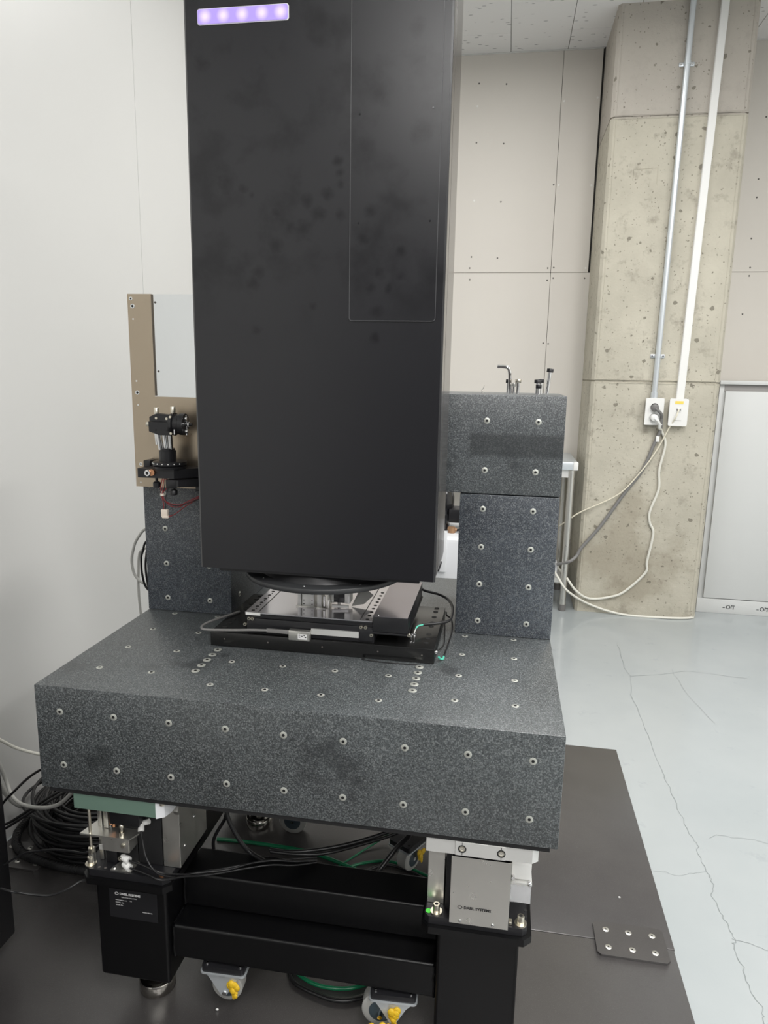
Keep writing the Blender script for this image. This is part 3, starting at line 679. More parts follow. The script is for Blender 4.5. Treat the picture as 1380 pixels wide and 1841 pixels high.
# ================================================================ STEEL FRAME WITH LEGS
fr = thing('steel_base_frame', (.45, .41, .01), 'heavy black steel base frame with square legs under the granite table', 'frame')
def oct_(x0, x1, y0, y1, c): return [(x0+c, y0), (x1-c, y0), (x1, y0+c), (x1, y1-c), (x1-c, y1), (x0+c, y1), (x0, y1-c), (x0, y0+c)]
LX = ((.040, .218), (.683, .872)); LEG = ((.055, .200), (.710, .853))
for (px0, px1), (lx0, lx1) in zip(LX, LEG):
    for yb in (0, 1):
        y0 = .032 if not yb else .60
        p = B().prism(oct_(px0, px1, y0, y0+.185, .013), .290, .303)
        obj('leg_plate', p, 'black_paint', fr)
        lg = obj('leg', B().box(lx0, lx1, y0+.023, y0+.167, .070, .290, .007, 5), 'black_paint', fr)
for (lx0, lx1), fy, fx in ((LEG[0], .108, .145), (LEG[1], .127, .78), (LEG[0], .650, .170), (LEG[1], .69, .78)):
    f = obj('levelling_foot', B().lathe((fx, fy, .0105), (fx, fy, .036), [(0, .0345), (.04, .0352), (.94, .0352), (1, .0340)], 48).lathe((fx, fy, .0358), (fx, fy, .040), [(0, .027), (1, .020)], 40), 'foot_steel', fr)
    obj('stem', B().cyl((fx, fy, .038), (fx, fy, .0705), .012), 'steel', f)
obj('tube', B().box(.201, .709, .122, .202, .194, .268, .006, 5), 'black_paint', fr)
obj('tube', B().box(.201, .709, .070, .150, .121, .1925, .006, 5), 'black_paint', fr)
obj('tube', B().box(.201, .709, .64, .72, .194, .268, .006, 5), 'black_paint', fr)
for a in (.09, .745): obj('tube', B().box(a, a+.075, .20, .622, .194, .268, .006, 5), 'black_paint', fr)
for k in range(3):
    xx = (.2035, .7065, .2035)[k]
    yy, z0, z1 = ((.071, .124, .190), (.071, .124, .190), (.123, .196, .262))[k]
    obj('weld', B().tube([(xx+random.uniform(-.001, .001), yy, z0+(z1-z0)*q/8) for q in range(9)], .0028, 6, 2), 'black_paint', fr)
obj('weld', B().tube([(.2035, .075+.008*q, .1925+random.uniform(-.001, .001)) for q in range(6)], .003, 6, 2), 'black_paint', fr)
for o_ in fr.children:
    if o_.name.split('.')[0] in ('tube', 'leg'):
        o_.data.set_sharp_from_angle(angle=R(60)); m_ = o_.modifiers.new('wn', 'WEIGHTED_NORMAL'); m_.weight = 100; m_.keep_sharp = True
# casters bolted below the front tube
def caster(px, py, z, rot, tape, front, wheel, tx):
    """returns list of meshes in local coords: origin at the plate top centre"""
    root = obj('caster', B().prism(rr(-.042, .042, -.032, .032, .006), -.012, 0, 'z'), 'black', fr, local=True, origin=Vector((px, py, z))-wl(fr))
    root.rotation_euler = (0, 0, rot)
    obj('zinc_plate', B().prism(rr(-.045, .045, -.034, .034, .008), -.0155, -.0122, 'z'), 'zinc', root, local=True)
    b = B().lathe((0, 0, -.0157), (0, 0, -.030), [(0, .034), (.3, .031), (1, .017)], 24)
    side = [(-.036, -.0160), (.038, -.0160), (.024, -.030), (.014, -.048), (.006, -.062), (-.006, -.062), (-.016, -.046), (-.026, -.030)]
    if front: b.prism(side, -.0285, -.0262, 'y')
    b.prism(side, .0262, .0285, 'y')
    obj('fork', b, 'zinc', root, local=True)
    wx, wz, wr = wheel
    obj('wheel', B().lathe((wx, -.0165, wz), (wx, .0165, wz), [(0, wr*.86), (.12, wr), (.88, wr), (1, wr*.86)], 36).use(1).lathe((wx, -.0185, wz), (wx, .0185, wz), [(0, wr*.45), (.05, wr*.62), (.95, wr*.62), (1, wr*.45)], 28), ['tyre', 'hub'], root, local=True)
    obj('axle', B().cyl((wx, -.0305 if front else -.0195, wz), (wx, .0305, wz), .0045, None, 12), 'chrome', root, local=True)
    obj('bolt', B().cyl((-.033, -.024, 0), (-.033, -.024, .0025), .0028, None, 8), 'chrome', root, local=True)
    obj('bolt', B().cyl((.033, -.024, 0), (.033, -.024, .0025), .0028, None, 8), 'chrome', root, local=True)
    if tape:
        b = B(); rnd = random.Random(tape)
        for k in range(16):
            b.ball((tx+rnd.uniform(-.010, .010)*(1-k/20), -.0295+rnd.uniform(-.003, .001), -.034-.0019*k+rnd.uniform(-.002, .002)), .0075-.00025*k, (1, .5, 1.2), 8)
        obj('yellow_grease', b, 'yellow', root, local=True)
    return root
caster(.302, .096, .118, R(2), 3, True, (.002, -.058, .030), .022)
caster(.632, .096, .118, R(3), 6, True, (-.024, -.052, .036), .002)
b = B(); rnd = random.Random(5)
cr = caster(.600, .545, .105, R(60), 8, False, (0, -.056, .032), .01)
caster(.272, .64, .105, R(0), 0, False, (0, -.058, .0365), 0)
for k in range(18): b.ball((.612+rnd.uniform(-.016, .018), .052+rnd.uniform(-.004, .004), .060-.0022*k+rnd.uniform(-.003, .003)), .007, (1, .6, 1), 8)
obj('yellow_grease', b, 'yellow', fr)

# ================================================================ VIBRATION ISOLATORS
cap2 = mesh_of(B().cyl((0, 0, 0), (0, 0, .0025), .0105, None, 20).lathe((0, 0, .0025), (0, 0, .016), [(0, .0060), (.9, .0060), (1, .0054)], 18).use(1).cyl((0, 0, .0155), (0, 0, .0163), .0032, None, 6), ['bolt', 'hole'], 'hold_down_bolt')
t = thing('isolator', (.78, .12, .303), 'silver boxed vibration isolator with maker name, under the right front corner', 'isolator')
obj('base_plate', B().prism(oct_(.688, .864, .040, .200, .008), .3035, .318), 'black', t)
obj('front_cover', B().box(.7315, .8315, .0365, .0375, .3145, .4430, .0003, 1).box(.7315, .7325, .0375, .055, .3185, .4430).box(.8305, .8315, .0375, .15, .3185, .4430), 'steel', t)
obj('rear_cover', B().box(.690, .7185, .073, .0745, .3185, .4800, .0003, 1).box(.6895, .6905, .0745, .185, .3185, .48), 'steel', t)
obj('core', B().box(.722, .829, .060, .175, .3185, .470, .002), 'black', t)
obj('clamp_bar', B().prism([(.6905, .006), (.862, .006), (.872, .014), (.872, .06), (.6905, .06)], .4700, .4955), 'alu', t)
obj('centre_bar', B().box(.7385, .8195, .0040, .0059, .4703, .4950, .0002, 1), 'alu', t)
for a in (.7495, .8125):
    s_ = obj('screw', B().ring((a, .0040, .4825), (0, -1, 0), .0068, .0050, .0006, 18).use(1).ring((a, .0040, .4825), (0, -1, 0), .0044, .0030, .0012, 18).use(1).cyl((a, .0040, .4825), (a, .0032, .4825), .0012, None, 8), ['hole', 'bolt'], t)
    obj('slot', B().box(a-.0004, a+.0004, .0034, .0039, .4715, .4750).box(a-.0004, a+.0004, .0034, .0039, .4900, .4940), 'hole', t)
obj('side_arm', B().box(.8330, .8660, .058, .10, .3990, .4280, .001), 'white_plastic', t)
obj('side_ledge', B().box(.8330, .8680, .052, .10, .3920, .3970, .0008), 'alu', t)
obj('side_shield', B().box(.8330, .8675, .0625, .0645, .3500, .3915, .0003, 1), 'polished', t)
obj('joint_knob', B().ball((.8635, .054, .396), .0045).cyl((.8360, .052, .404), (.8360, .060, .404), .003), 'chrome', t)
for a, y in ((.708, .0525), (.853, .052)): child('bolt', cap2, t, (a, y, .318))
for a, y in ((.8620, .085), (.8615, .070)): obj('bore', B().cyl((a, y, .3181), (a, y, .3184), .0033, None, 14), 'hole', t)
for a in (.7500, .8055): obj('screw', B().ball((a, .0365, .3205), .0030, (1, .6, 1)), 'chrome', t)
obj('bracket', B().box(.833, .838, .045, .055, .3185, .3230, .0006), 'bolt', t)
obj('green_dot', B().cyl((.6945, .0520, .3181), (.6945, .0520, .3188), .0052, None, 20), 'green_dot', t)
def logo(x, y, z, s, m, parent):
    b = B()
    k = 24
    for r0, r1 in ((1.0, .68),):
        vo = [b.bm.verts.new((x+s*1.25*r0*math.cos(2*math.pi*i/k), y, z+s*r0*math.sin(2*math.pi*i/k))) for i in range(k)]
        vi = [b.bm.verts.new((x+s*1.25*r1*math.cos(2*math.pi*i/k), y, z+s*r1*.95*math.sin(2*math.pi*i/k))) for i in range(k)]
        for i in range(k): b.bm.faces.new((vo[i], vo[(i+1) % k], vi[(i+1) % k], vi[i]))
    obj('logo_ring', b, m, parent)
logo(.7490, .0363, .3470, .0034, 'black_ink', t)
text('maker_name', 'DAEIL SYSTEMS', .0068, (.7555, .0363, .3448), (R(90), 0, 0), 'black_ink', t, .0001, .0003)
# screws of the rounded pads under the slab
obj('levelling_pad', B().lathe((.876, .03, .4960), (.876, .03, .4860), [(0, .007), (.5, .0065), (1, .003)], 16).lathe((.684, .03, .4960), (.684, .03, .4860), [(0, .007), (.5, .0065), (1, .003)], 16), 'white_plastic', t)

t = thing('isolator', (.13, .12, .303), 'open vibration isolator with green bar and air fittings, under the left front corner', 'isolator')
obj('base_plate', B().prism(oct_(.044, .2135, .038, .200, .012), .3035, .318), 'black', t)
obj('clamp_bar', B().prism([(.0565, .006), (.213, .006), (.213, .06), (.0565, .06), (.050, .050), (.050, .016)], .4660, .4955), 'alu_green', t)
obj('bar_end', B().prism([(.2132, .006), (.226, .014), (.231, .030), (.231, .06), (.2132, .06)], .4640, .4955), 'paint_white', t)
obj('levelling_pad', B().cyl((.222, .016, .4960), (.222, .016, .4880), .007, None, 18).cyl((.036, .03, .4960), (.036, .03, .4860), .006, None, 14), 'bolt', t)
obj('side_box', B().box(.190, .2235, .071, .072, .3185, .460, .0003, 1).box(.2225, .2235, .072, .190, .3185, .485, .0003, 1).box(.190, .191, .072, .190, .3185, .46).box(.191, .2225, .185, .190, .3185, .46), 'steel', t)
for y, z in ((.092, .352), (.135, .385), (.160, .43)): obj('screw', B().ball((.2238, y, z), .0032, (.6, 1, 1)), 'chrome', t)
obj('hex_nut', B().cyl((.2242, .060, .452), (.2330, .060, .452), .0115, None, 6), 'steel', t)
obj('core', B().box(.085, .188, .070, .185, .3185, .4640, .002), 'rubber', t)
obj('core_cap', B().box(.098, .158, .045, .12, .412, .4430, .002), 'black', t)
obj('lens', B().box(.105, .150, .05, .06, .4432, .4655), 'paint_white', t)
obj('cross_plate', B().prism([(.040, .040), (.139, .040), (.148, .060), (.148, .085), (.052, .085)], .3860, .3890), 'steel', t)
obj('cross_bracket', B().box(.085, .137, .0400, .0415, .3600, .3858).box(.137, .1385, .0415, .085, .3600, .3858), 'steel', t)
obj('upright', B().box(.0495, .0600, .048, .056, .3185, .3520, .0006).box(.0615, .0700, .066, .072, .3185, .462, .0006), 'steel', t)
obj('threaded_rod', B().cyl((.0585, .045, .3450), (.0585, .045, .4650), .0028, None, 12), 'bolt', t)
obj('nut', B().cyl((.0585, .045, .3490), (.0585, .045, .3580), .0058, None, 6), 'bolt', t)
obj('sensor_tower', B().box(.0760, .0850, .062, .07, .3900, .4550, .0006), 'steel', t)
obj('copper_coil', B().cyl((.091, .063, .40), (.091, .063, .445), .0035).cyl((.097, .063, .395), (.097, .063, .420), .0035), 'copper', t)
obj('adjuster', B().lathe((.1210, .048, .3890), (.1210, .048, .4130), [(0, .0052), (.35, .0052), (.36, .0030), (.7, .0030), (.72, .0046), (.9, .0046), (1, .0025)], 16), 'bolt', t)
obj('adjuster', B().lathe((.1270, .0400, .3750), (.1270, .0360, .3750), [(0, .0048), (1, .0035)], 14), 'bolt', t)
obj('valve_plate', B().prism([(.097, .041), (.139, .041), (.139, .070), (.106, .070)], .3182, .3205).box(.1390, .1405, .07, .10, .3185, .372), 'steel', t)
obj('screw', B().cyl((.103, .046, .3205), (.103, .046, .3225), .0034, None, 12).cyl((.128, .046, .3205), (.128, .046, .3225), .0034, None, 12), 'chrome', t)
obj('small_block', B().box(.078, .100, .06, .075, .3185, .345, .001), 'black', t)
obj('thin_plate', B().box(.066, .085, .058, .06, .345, .356, .0003, 1), 'alu', t)
child('bolt', cap2, t, (.0525, .050, .318))
obj('bolt', B().cyl((.199, .047, .318), (.199, .047, .3195), .0065, None, 14).ball((.199, .047, .320), .0035, (1, 1, .5)), 'copper', t)
for a in (.0725, .085): obj('bore', B().cyl((a, .045, .3181), (a, .045, .3186), .0026, None, 10), 'dent', t)
for k, (p0, p1) in enumerate((((.1150, .052, .3420), (.1330, .047, .3390)), ((.1190, .050, .3290), (.1360, .044, .3260)))):
    b = B().lathe(p0, p1, [(0, .0045), (.2, .0062), (.5, .0058), (.55, .0068), (1, .0068)], 16)
    f = obj('air_fitting', b, 'white_plastic', t)
    if k == 0: obj('eye', B().ring((.1155, .046, .3415), (0, -1, .1), .0042, .0022, .001, 14), 'bolt', f)
obj('air_fitting', B().lathe((.157, .055, .4125), (.1600, .047, .4040), [(0, .0050), (.7, .0058), (1, .0058)], 16).cyl((.158, .06, .412), (.170, .06, .417), .0050), 'white_plastic', t)

# maker label on the left front leg
lg_lab = thing('maker_label', (.128, .0545, .215), 'black maker label with white print on the left front leg', 'label')
obj('sticker', B().box(.083, .181, .05440, .05495, .206, .268), 'black', lg_lab)
logo(.0990, .0541, .2585, .0032, 'white_ink', lg_lab)
text('maker_name', 'DAEIL SYSTEMS', .0062, (.1050, .0541, .2566), (R(90), 0, 0), 'white_ink', lg_lab, .0001, .0003)
for s_, sz, a, z in (('VIBRATION ISOLATION', .0030, .1080, .2505), ('www.daeilsys.com      Tel.', .0032, .0960, .2440), ('MODEL  No.', .0032, .0960, .2385), ('SERIAL No.', .0032, .0960, .2330), ('Made in Korea', .0034, .1500, .2240)):
    text('label_line', s_, sz, (a, .0541, z), (R(90), 0, 0), 'white_ink', lg_lab, .0001)

# ================================================================ CABLES AND HOSES UNDER THE TABLE
def cable(pts, r, m, name, label, cat='cable', group=None, seg=10):
    return tag(obj(name, B().tube(pts, r, seg), m), label, cat, group)
a1 = [(.133, .047, .339), (.165, .041, .338), (.201, .038, .330), (.226, .075, .302), (.249, .1, .2915), (.282, .125, .284), (.32, .145, .284), (.371, .165, .286), (.414, .18, .279), (.454, .2, .273)]
a2 = [(.136, .044, .326), (.176, .034, .326), (.206, .030, .322), (.228, .068, .303), (.249, .095, .2875), (.281, .12, .279), (.32, .138, .280), (.371, .157, .282), (.413, .172, .276), (.454, .195, .2715)]
a3 = [(.160, .047, .404), (.165, .042, .385), (.178, .032, .358), (.199, .030, .335), (.222, .060, .306), (.235, .085, .297), (.26, .10, .293), (.30, .12, .290), (.34, .15, .288), (.40, .185, .278), (.45, .21, .2715)]
cable(a1, .0021, 'cable_black', 'air_tube', 'upper glossy black air tube from the white fitting on the left isolator', 'tube')
cable(a2, .0021, 'cable_black', 'air_tube', 'lower glossy black air tube from the white fitting on the left isolator', 'tube')
cable(a3, .0018, 'cable_black', 'air_tube', 'thin black air tube curving down from the upper fitting of the left isolator', 'tube')
cable([(.349, .215, .271), (.395, .215, .272), (.461, .235, .274), (.529, .265, .28), (.593, .285, .3), (.624, .272, .33), (.64, .26, .37)], .0042, 'cable_black', 'black_cable', 'upper thick black cable rising to the right above the frame tube')
cable([(.353, .208, .272), (.408, .210, .272), (.463, .222, .273), (.528, .262, .273), (.59, .292, .283), (.621, .290, .31), (.64, .28, .36)], .0036, 'cable_black', 'black_cable', 'second black cable just under the upper one above the frame tube')
cable([(.545, .30, .13), (.561, .259, .19), (.572, .250, .225), (.602, .280, .26), (.631, .277, .3), (.642, .262, .35)], .0055, 'cable_black', 'black_cable', 'thick black cable running steeply behind the frame tube near the right isolator')
cable([(.255, .205, .40), (.265, .199, .35), (.279, .196, .32), (.299, .194, .29), (.316, .196, .272), (.35, .18, .270)], .0045, 'cable_black', 'black_cable', 'black cable dropping to the frame tube right of the left isolator')
cable([(.275, .21, .39), (.262, .199, .35), (.254, .215, .33), (.228, .215, .28), (.225, .22, .24)], .0035, 'cable_black', 'black_cable', 'black cable slanting down to the left beside the left isolator')
cable([(.085, .557, .0155), (.121, .56, .0155), (.233, .561, .0155), (.332, .555, .0155), (.408, .535, .0155), (.474, .51, .0155), (.535, .475, .0155)], .0050, 'cable_green', 'green_hose', 'long green hose lying on the floor board behind the frame tubes', 'hose')
cable([(.548, .658, .06), (.525, .636, .03), (.468, .582, .0125), (.418, .509, .0125), (.386, .456, .0125)], .0026, 'cable_green', 'green_hose', 'thin green hose crossing diagonally over the floor board behind the frame', 'hose')
cable([(.408, .470, .0145), (.436, .503, .0145), (.476, .536, .0145), (.538, .560, .0145), (.589, .551, .0145), (.64, .53, .0145), (.695, .506, .0145)], .0036, 'cable_green', 'green_hose', 'green hose arching over the floor near the yellow-smeared rear caster', 'hose')
cable([(.47, .43, .0145), (.49, .50, .0145), (.54, .545, .0145), (.60, .535, .0145), (.67, .50, .0145)], .0036, 'cable_black', 'black_cable', 'black cable arching just inside the green hose by the rear caster')
cable([(.398, .195, .0145), (.437, .172, .0145), (.473, .162, .0145), (.516, .164, .0145), (.553, .178, .0145), (.594, .211, .0145)], .0042, 'cable_green', 'green_hose', 'bright green hose loop on the floor below the lower frame tube', 'hose')
cable([(.396, .188, .0142), (.42, .158, .0142), (.483, .138, .0142), (.52, .136, .0142), (.554, .148, .0142), (.598, .179, .0142)], .0040, 'cable_black', 'black_cable', 'black cable loop on the floor in front of the bright green hose')

# left-hand side
cable([(-.42, .40, .32), (-.405, .389, .275), (-.40, .40, .224), (-.38, .388, .197), (-.35, .372, .189), (-.3, .34, .205), (-.25, .317, .222), (-.2, .291, .248), (-.15, .264, .285), (-.08, .224, .36)], .0045, 'cable_lgrey', 'grey_cable', 'pale cable sagging from the wall to under the table corner, over the coil')
cable([(-.45, .40, .36), (-.44, .42, .21), (-.425, .438, .147), (-.42, .456, .119), (-.42, .482, .095), (-.41, .56, .03)], .0062, 'cable_lgrey', 'grey_cable', 'thicker pale grey cable hanging down the left wall to the coil')
cable([(-.45, .39, .36), (-.42, .416, .324), (-.4, .447, .286), (-.35, .473, .259), (-.28, .49, .245), (-.2, .55, .235)], .0040, 'cable_white', 'white_cable', 'white cable running behind the left end of the granite table')
cable([(-.31, .25, .24), (-.28, .241, .282), (-.25, .244, .314), (-.2, .22, .362), (-.15, .202, .401), (-.08, .18, .44)], .0028, 'cable_black', 'black_cable', 'thin black cable curving up to the lower left edge of the granite')
t = thing('twin_cable', (-.3, .34, .15), 'pair of black cables with white ends slanting over the cable coil', 'cable')
for dz, dy in ((0, 0), (-.006, -.012)):
    obj('cable', B().tube([(-.372, .33+dy, .148+dz), (-.35, .337+dy, .156+dz), (-.32, .35+dy, .175+dz), (-.28, .347+dy, .205+dz), (-.22, .335+dy, .251+dz), (-.12, .281+dy, .33+dz)], .0035, 8), 'cable_black', t)
    obj('white_sleeve', B().tube([(-.405, .318+dy, .132+dz), (-.372, .33+dy, .148+dz)], .0042, 8), 'sleeve', t)
con = thing('corrugated_conduit', (-.35, .43, .01), 'thick ribbed black conduit around the foot of the cable coil', 'conduit')
cp = [(-.440, .640, .024), (-.448, .573, .024), (-.447, .523, .024), (-.438, .47, .0245), (-.411, .427, .0265), (-.375, .399, .0265), (-.336, .385, .0265), (-.288, .377, .024), (-.206, .372, .0215), (-.05, .383, .0215), (.10, .45, .0215)]
obj('conduit', B().tube(cp, .0098, 14), 'rubber', con)
P = []
E_ = [Vector(p) for p in cp]
for a, b_ in zip(E_, E_[1:]):
    k = max(2, int((b_-a).length/.007))
    for q in range(k): P.append((a.lerp(b_, q/k), (b_-a).normalized()))
b = B()
for p, d in P[:70]: b.cyl(p-d*.0012, p+d*.0012, .0108, None, 12)
o = obj('rib', b, 'cable_black', con); o['kind'] = 'stuff'
cable([(-.175, .1, .245), (-.163, .1, .254), (-.129, .1, .277), (-.085, .09, .297), (-.043, .08, .313), (.000, .07, .323), (.037, .058, .334), (.06, .07, .345)], .0020, 'cable_black', 'thin_cable', 'upper thin black cable between the black cabinet and the left isolator')
cable([(-.12, .02, .262), (-.097, .02, .259), (-.088, .03, .250), (-.062, .038, .243), (-.035, .044, .241), (-.008, .052, .250), (.005, .06, .256), (.019, .075, .258), (.05, .10, .24)], .0022, 'cable_black', 'thin_cable', 'lower thin black cable running under the left leg plate')
coil = thing('cable_coil', (-.245, .55, .01), 'large coiled heap of black cable on the floor left of the table', 'cable')
rnd = random.Random(11)
ccx, ccy = -.235, .555
for k in range(34):
    lay = k/34
    ra = .118+.075*rnd.random(); rb = ra*rnd.uniform(.82, 1.0)
    if ra > .175: rb *= .95
    dx, dy = rnd.uniform(-.018, .018), rnd.uniform(-.018, .018); z = .018+.115*lay; tx, ty = rnd.uniform(-.06, .06), rnd.uniform(-.06, .10)
    ph = rnd.random()*6.28; pts = []
    for i in range(27):
        a = ph+i/25*2*math.pi
        x_, y_ = ra*math.cos(a), rb*math.sin(a)
        wob = .006*math.sin(3*a+k)
        pts.append((max(-.458, ccx+dx+x_*(1+wob)), ccy+dy+y_, max(.0145, z+tx*x_+ty*y_+.005*math.sin(2*a+k*1.7))))
    obj('loop', B().tube(pts, .0043, 8, 3), 'cable_black', coil)

# black cabinet at the left edge
t = thing('black_cabinet', (-.33, -.2, .01), 'plain black cabinet cut off by the left edge of the photo', 'cabinet')
obj('body', B().box(-.452, -.2005, -.62, .1455, .043, .60, .004), 'black', t)
for a in (-.43, -.25):
    for y in (-.58, .08): obj('foot', B().lathe((a, y, .0105), (a, y, .0435), [(0, .020), (.3, .020), (.35, .010), (1, .010)], 20), 'rubber', t)
# cables hanging behind the left upright
cable([(-.06, .62, .86), (-.111, .62, .838), (-.136, .62, .81), (-.148, .62, .784), (-.155, .62, .747), (-.147, .62, .71), (-.119, .62, .689), (-.06, .63, .68)], .0035, 'cable_lgrey', 'grey_cable', 'pale grey cable bulging in a loop left of the left granite upright')
cable([(-.10, .645, .79), (-.135, .64, .775), (-.145, .64, .757), (-.149, .64, .712), (-.151, .64, .666), (-.148, .64, .599), (-.145, .65, .50)], .0033, 'cable_lgrey', 'grey_cable', 'pale grey cable hanging straight down behind the table edge at left')
cable([(-.05, .60, .84), (-.099, .60, .811), (-.111, .60, .784), (-.117, .60, .762), (-.116, .60, .718), (-.102, .60, .681), (-.05, .60, .66)], .0028, 'cable_black', 'black_cable', 'outer black cable loop beside the left granite upright')
cable([(-.05, .60, .83), (-.095, .60, .792), (-.103, .60, .77), (-.106, .60, .74), (-.103, .60, .703), (-.093, .60, .672), (-.05, .60, .65)], .0028, 'cable_black', 'black_cable', 'inner black cable loop beside the left granite upright')

# ================================================================ PILLAR FITTINGS
t = thing('metal_conduit', (1.51, 2.735, 1.14), 'thin galvanised steel conduit pipe running up the concrete pillar', 'pipe')
obj('pipe', B().cyl((1.5125, 2.732, 1.143), (1.5285, 2.732, ZC+.01), .0135, None, 20), 'zinc', t)
for zz, xx in ((1.348, 1.5147), (2.66, 1.5265)):
    sd = obj('saddle_clip', B().box(xx-.034, xx+.034, 2.7455, 2.7495, zz-.009, zz+.009, .003).lathe((xx, 2.732, zz-.009), (xx, 2.732, zz+.009), [(0, .0150), (1, .0150)], 20), 'zinc', t)
    for s in (-1, 1): obj('screw', B().cyl((xx+s*.026, 2.7456, zz), (xx+s*.026, 2.743, zz), .004, None, 10), 'chrome', sd)
obj('coupling', B().cyl((1.5125, 2.732, 1.1425), (1.513, 2.732, 1.172), .0175, None, 20), 'zinc', t)
t = thing('cable_trunking', (1.637, 2.74, 1.14), 'slim white plastic cable trunking running up the pillar, right of the pipe', 'trunking')
b = B()
q = [(1.618, 1.140), (1.655, 1.140), (1.684, ZC+.01), (1.650, ZC+.01)]
b.prism(q, 2.733, 2.7496, 'y'); obj('channel', b, 'white_plastic', t)
q2 = [(1.620, 1.140), (1.653, 1.140), (1.682, ZC+.01), (1.652, ZC+.01)]
obj('lid', B().prism(q2, 2.7305, 2.7328, 'y'), 'white_plastic', t)
# power outlet
t = thing('power_outlet', (1.516, 2.735, 1.01), 'white double power outlet on the pillar with a grey and a white plug', 'outlet')
obj('back_box', B().box(1.478, 1.554, 2.722, 2.7495, 1.014, 1.138, .003), 'grey_plastic', t)
obj('face_plate', B().prism(rr(1.473, 1.560, 1.010, 1.143, .005), 2.7100, 2.7218, 'y'), 'white_plastic', t)
for z in (1.098, 1.048): obj('socket', B().ring((1.516, 2.7102, z), (0, -1, 0), .0235, .0200, .0025, 28).use(1).cyl((1.516, 2.7103, z), (1.516, 2.7092, z), .0200, None, 24), ['white_plastic', 'hole'], t)
def plug(z, m, lab, dx):
    t = thing('plug', (1.516, 2.70, z), lab, 'plug')
    obj('plug_body', B().lathe((1.516, 2.7090, z), (1.5165, 2.6850, z-.002), [(0, .0185), (.5, .0185), (.85, .0165), (1, .010)], 24), m, t)
    obj('cord_neck', B().tube([(1.517, 2.690, z-.003), (1.530, 2.686, z-.014), (1.545+dx, 2.695, z-.032), (1.549+dx, 2.708, z-.052)], .0075, 10), m, t)
plug(1.096, 'grey_plastic', 'dark grey round plug in the upper socket of the double outlet', .004)
plug(1.048, 'white_plastic', 'white round plug in the lower socket of the double outlet', -.002)
t = thing('data_outlet', (1.63, 2.735, 1.01), 'white data outlet with a yellow label below the white trunking', 'outlet')
obj('back_box', B().box(1.594, 1.670, 2.724, 2.7495, 1.012, 1.140, .003), 'white_plastic', t)
obj('face_plate', B().prism(rr(1.587, 1.676, 1.008, 1.143, .008), 2.7140, 2.7238, 'y'), 'white_plastic', t)
obj('yellow_label', B().box(1.612, 1.651, 2.7128, 2.7139, 1.117, 1.131), 'yellow_lbl', t)
obj('jack', B().box(1.620, 1.644, 2.7120, 2.7139, 1.078, 1.100, .002), 'white_plastic', t)
obj('jack_slot', B().box(1.6215, 1.6265, 2.7113, 2.7119, 1.084, 1.094).box(1.6365, 1.6415, 2.7113, 2.7119, 1.084, 1.094), 'grey_plastic', t)
obj('groove', B().box(1.608, 1.648, 2.7132, 2.7139, 1.0345, 1.0360), 'grey_plastic', t)
cg = thing('wall_cable', (1.4, 2.73, .3), 'grey power cord hanging from the upper plug down across the pillar', 'cord')
obj('cord', B().tube([(1.553, 2.708, 1.044), (1.5565, 2.728, .985), (1.534, 2.739, .908), (1.491, 2.741, .779), (1.406, 2.741, .645), (1.308, 2.741, .478), (1.218, 2.740, .353), (1.195, 2.735, .308), (1.156, 2.72, .277), (1.10, 2.76, .25)], .0085, 10), 'cable_grey', cg)
obj('tie', B().box(1.540, 1.556, 2.726, 2.7275, .925, .955, .001), 'white_plastic', cg)
cable([(1.547, 2.708, .996), (1.562, 2.730, .985), (1.568, 2.738, .975), (1.590, 2.741, .91), (1.572, 2.741, .782), (1.578, 2.741, .682), (1.545, 2.741, .565), (1.55, 2.741, .506), (1.572, 2.741, .449), (1.554, 2.741, .299), (1.551, 2.741, .238), (1.462, 2.741, .135), (1.394, 2.741, .096), (1.28, 2.738, .077), (1.204, 2.72, .121), (1.151, 2.74, .185), (1.10, 2.85, .222)], .0065, 'cable_white', 'wall_cable', 'white power cord wavering down the pillar from the lower plug', 'cord')
cable([(1.632, 2.712, 1.09), (1.618, 2.700, 1.05), (1.600, 2.722, 1.005), (1.548, 2.728, .882), (1.477, 2.728, .765), (1.377, 2.728, .646), (1.204, 2.738, .547), (1.149, 2.75, .503), (1.10, 2.80, .45)], .0036, 'cable_cream', 'data_cable', 'thin cream data cable swinging left from the data outlet', 'cable')
cable([(1.835, 2.90, .04), (1.842, 2.87, .010), (1.825, 2.79, .0065), (1.795, 2.745, .0065), (1.68, 2.719, .0065), (1.456, 2.722, .0065), (1.283, 2.735, .045), (1.159, 2.69, .124), (1.106, 2.72, .188), (1.08, 2.80, .215)], .0062, 'cable_white', 'floor_cable', 'white cable lying along the foot of the concrete pillar', 'cable')

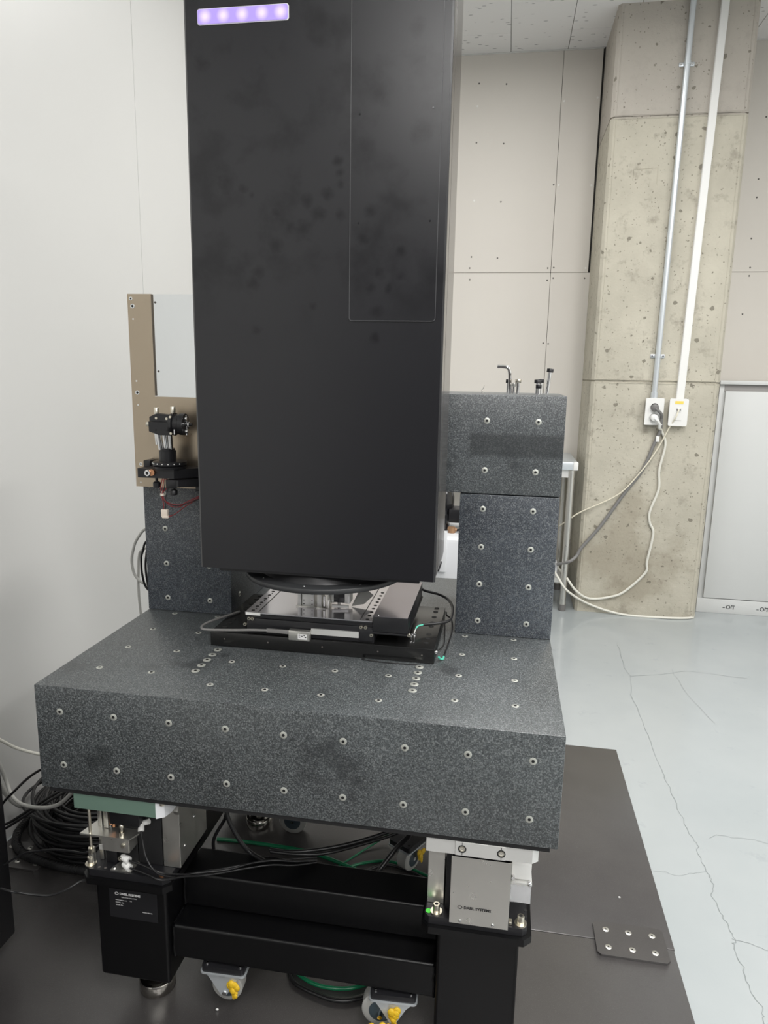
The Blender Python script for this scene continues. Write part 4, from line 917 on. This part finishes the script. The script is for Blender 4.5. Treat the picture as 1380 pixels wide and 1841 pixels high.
# storage cabinet at right
t = thing('storage_cabinet', (2.4, 3.03, 0), 'low pale grey steel storage cabinet right of the pillar', 'cabinet')
obj('carcass', B().box(1.862, 2.960, 2.895, 3.19, .080, 1.215, .001), 'cab', t)
obj('top_panel', B().box(1.856, 2.965, 2.872, 3.19, 1.2155, 1.2350, .002), 'cab', t)
obj('dark_rail', B().box(1.885, 2.955, 2.892, 2.8948, 1.180, 1.214), 'jointL', t)  # darker grey strip between top panel and doors
for a, b_ in ((1.888, 2.222), (2.226, 2.560), (2.564, 2.900)): 
    d = obj('door', B().box(a, b_, 2.877, 2.8915, .084, 1.182, .0015), 'cab', t)
obj('plinth', B().box(1.858, 2.960, 2.880, 3.18, .0005, .0795, .001), 'cab', t)
for a in (2.02, 2.19):
    b = B().ring((a, 2.8800, .038), (0, -1, 0), .011, .0075, .0005, 18).box(a+.013, a+.017, 2.8793, 2.8799, .030, .050).box(a+.018, a+.032, 2.8793, 2.8799, .044, .048).box(a+.024, a+.028, 2.8793, 2.8799, .026, .042).box(a-.028, a-.016, 2.8793, 2.8799, .032, .035)
    obj('printed_mark', b, 'black_ink', t)
# steel work table behind
t = thing('work_table', (.7, 2.95, 0), 'stainless steel work table with round legs in front of the back wall', 'table')
obj('table_top', B().box(.25, 1.168, 2.72, 3.17, .765, .806, .003), 'zinc', t)
obj('corner_cap', B().box(1.145, 1.170, 2.716, 2.745, .764, .807, .004), 'white_plastic', t)
obj('apron', B().box(.27, 1.135, 2.735, 2.750, .724, .764), 'alu', t)
for a in (.29, 1.14):
    for y in (2.74, 3.13):
        l = obj('leg', B().cyl((a, y, .03), (a, y, .764), .0165, None, 18), 'steel', t)
        obj('foot_cap', B().cyl((a, y, 0), (a, y, .036), .0185, None, 18), 'grey_plastic', l)
obj('shelf', B().box(.29, 1.13, 2.75, 3.13, .150, .175, .002), 'alu', t)
tag(obj('white_box', B().box(.93, 1.105, 2.78, 3.05, .1755, .245, .004), 'paint_white'), 'small white box on the low shelf behind the table leg', 'box')
# compressor seen through the gap
t = thing('air_compressor', (.50, 2.1, 0), 'white tank with a black round motor, seen through the gap beside the housing', 'compressor')
obj('tank', B().box(.40, .82, 1.95, 2.35, .30, .555, .03, 3), 'paint_white', t)
obj('tank_front', B().box(.52, .566, 1.93, 1.9495, .40, .58, .004), 'paint_white', t)
obj('lower_tank', B().box(.42, .80, 1.97, 2.33, .20, .2995, .01), 'paint_white', t)
obj('stand', B().box(.44, .47, 1.98, 2.32, .001, .1995).box(.76, .79, 1.98, 2.32, .001, .1995), 'black', t)
mo = obj('motor', B().lathe((.49, 2.12, .675), (.577, 2.12, .675), [(0, .06), (.1, .078), (.7, .078), (.9, .055), (1, .03)], 36).box(.46, .56, 2.06, 2.18, .556, .64, .01), 'black_gloss', t)
obj('motor_box', B().box(.5605, .68, 2.05, 2.15, .595, .655, .004), 'black', t)
obj('brass_fitting', B().cyl((.578, 2.03, .5555), (.578, 2.03, .580), .016).cyl((.60, 2.03, .568), (.56, 2.03, .572), .008), 'old_brass', t)
obj('hose', B().tube([(.60, 2.03, .566), (.615, 2.02, .575), (.618, 2.02, .600), (.61, 2.04, .62)], .005, 8), 'cable_black', t)
for a, y in ((1.113, .542), (.286, .074)): tag(obj('crumb', B().ball((a, y, .0125), .0025, (1.3, .8, .9), 6), 'white_plastic'), 'tiny white crumb on the black floor board ' + ('at right, near the joining plate' if a > 1 else 'in the foreground below the left caster'), 'crumb')
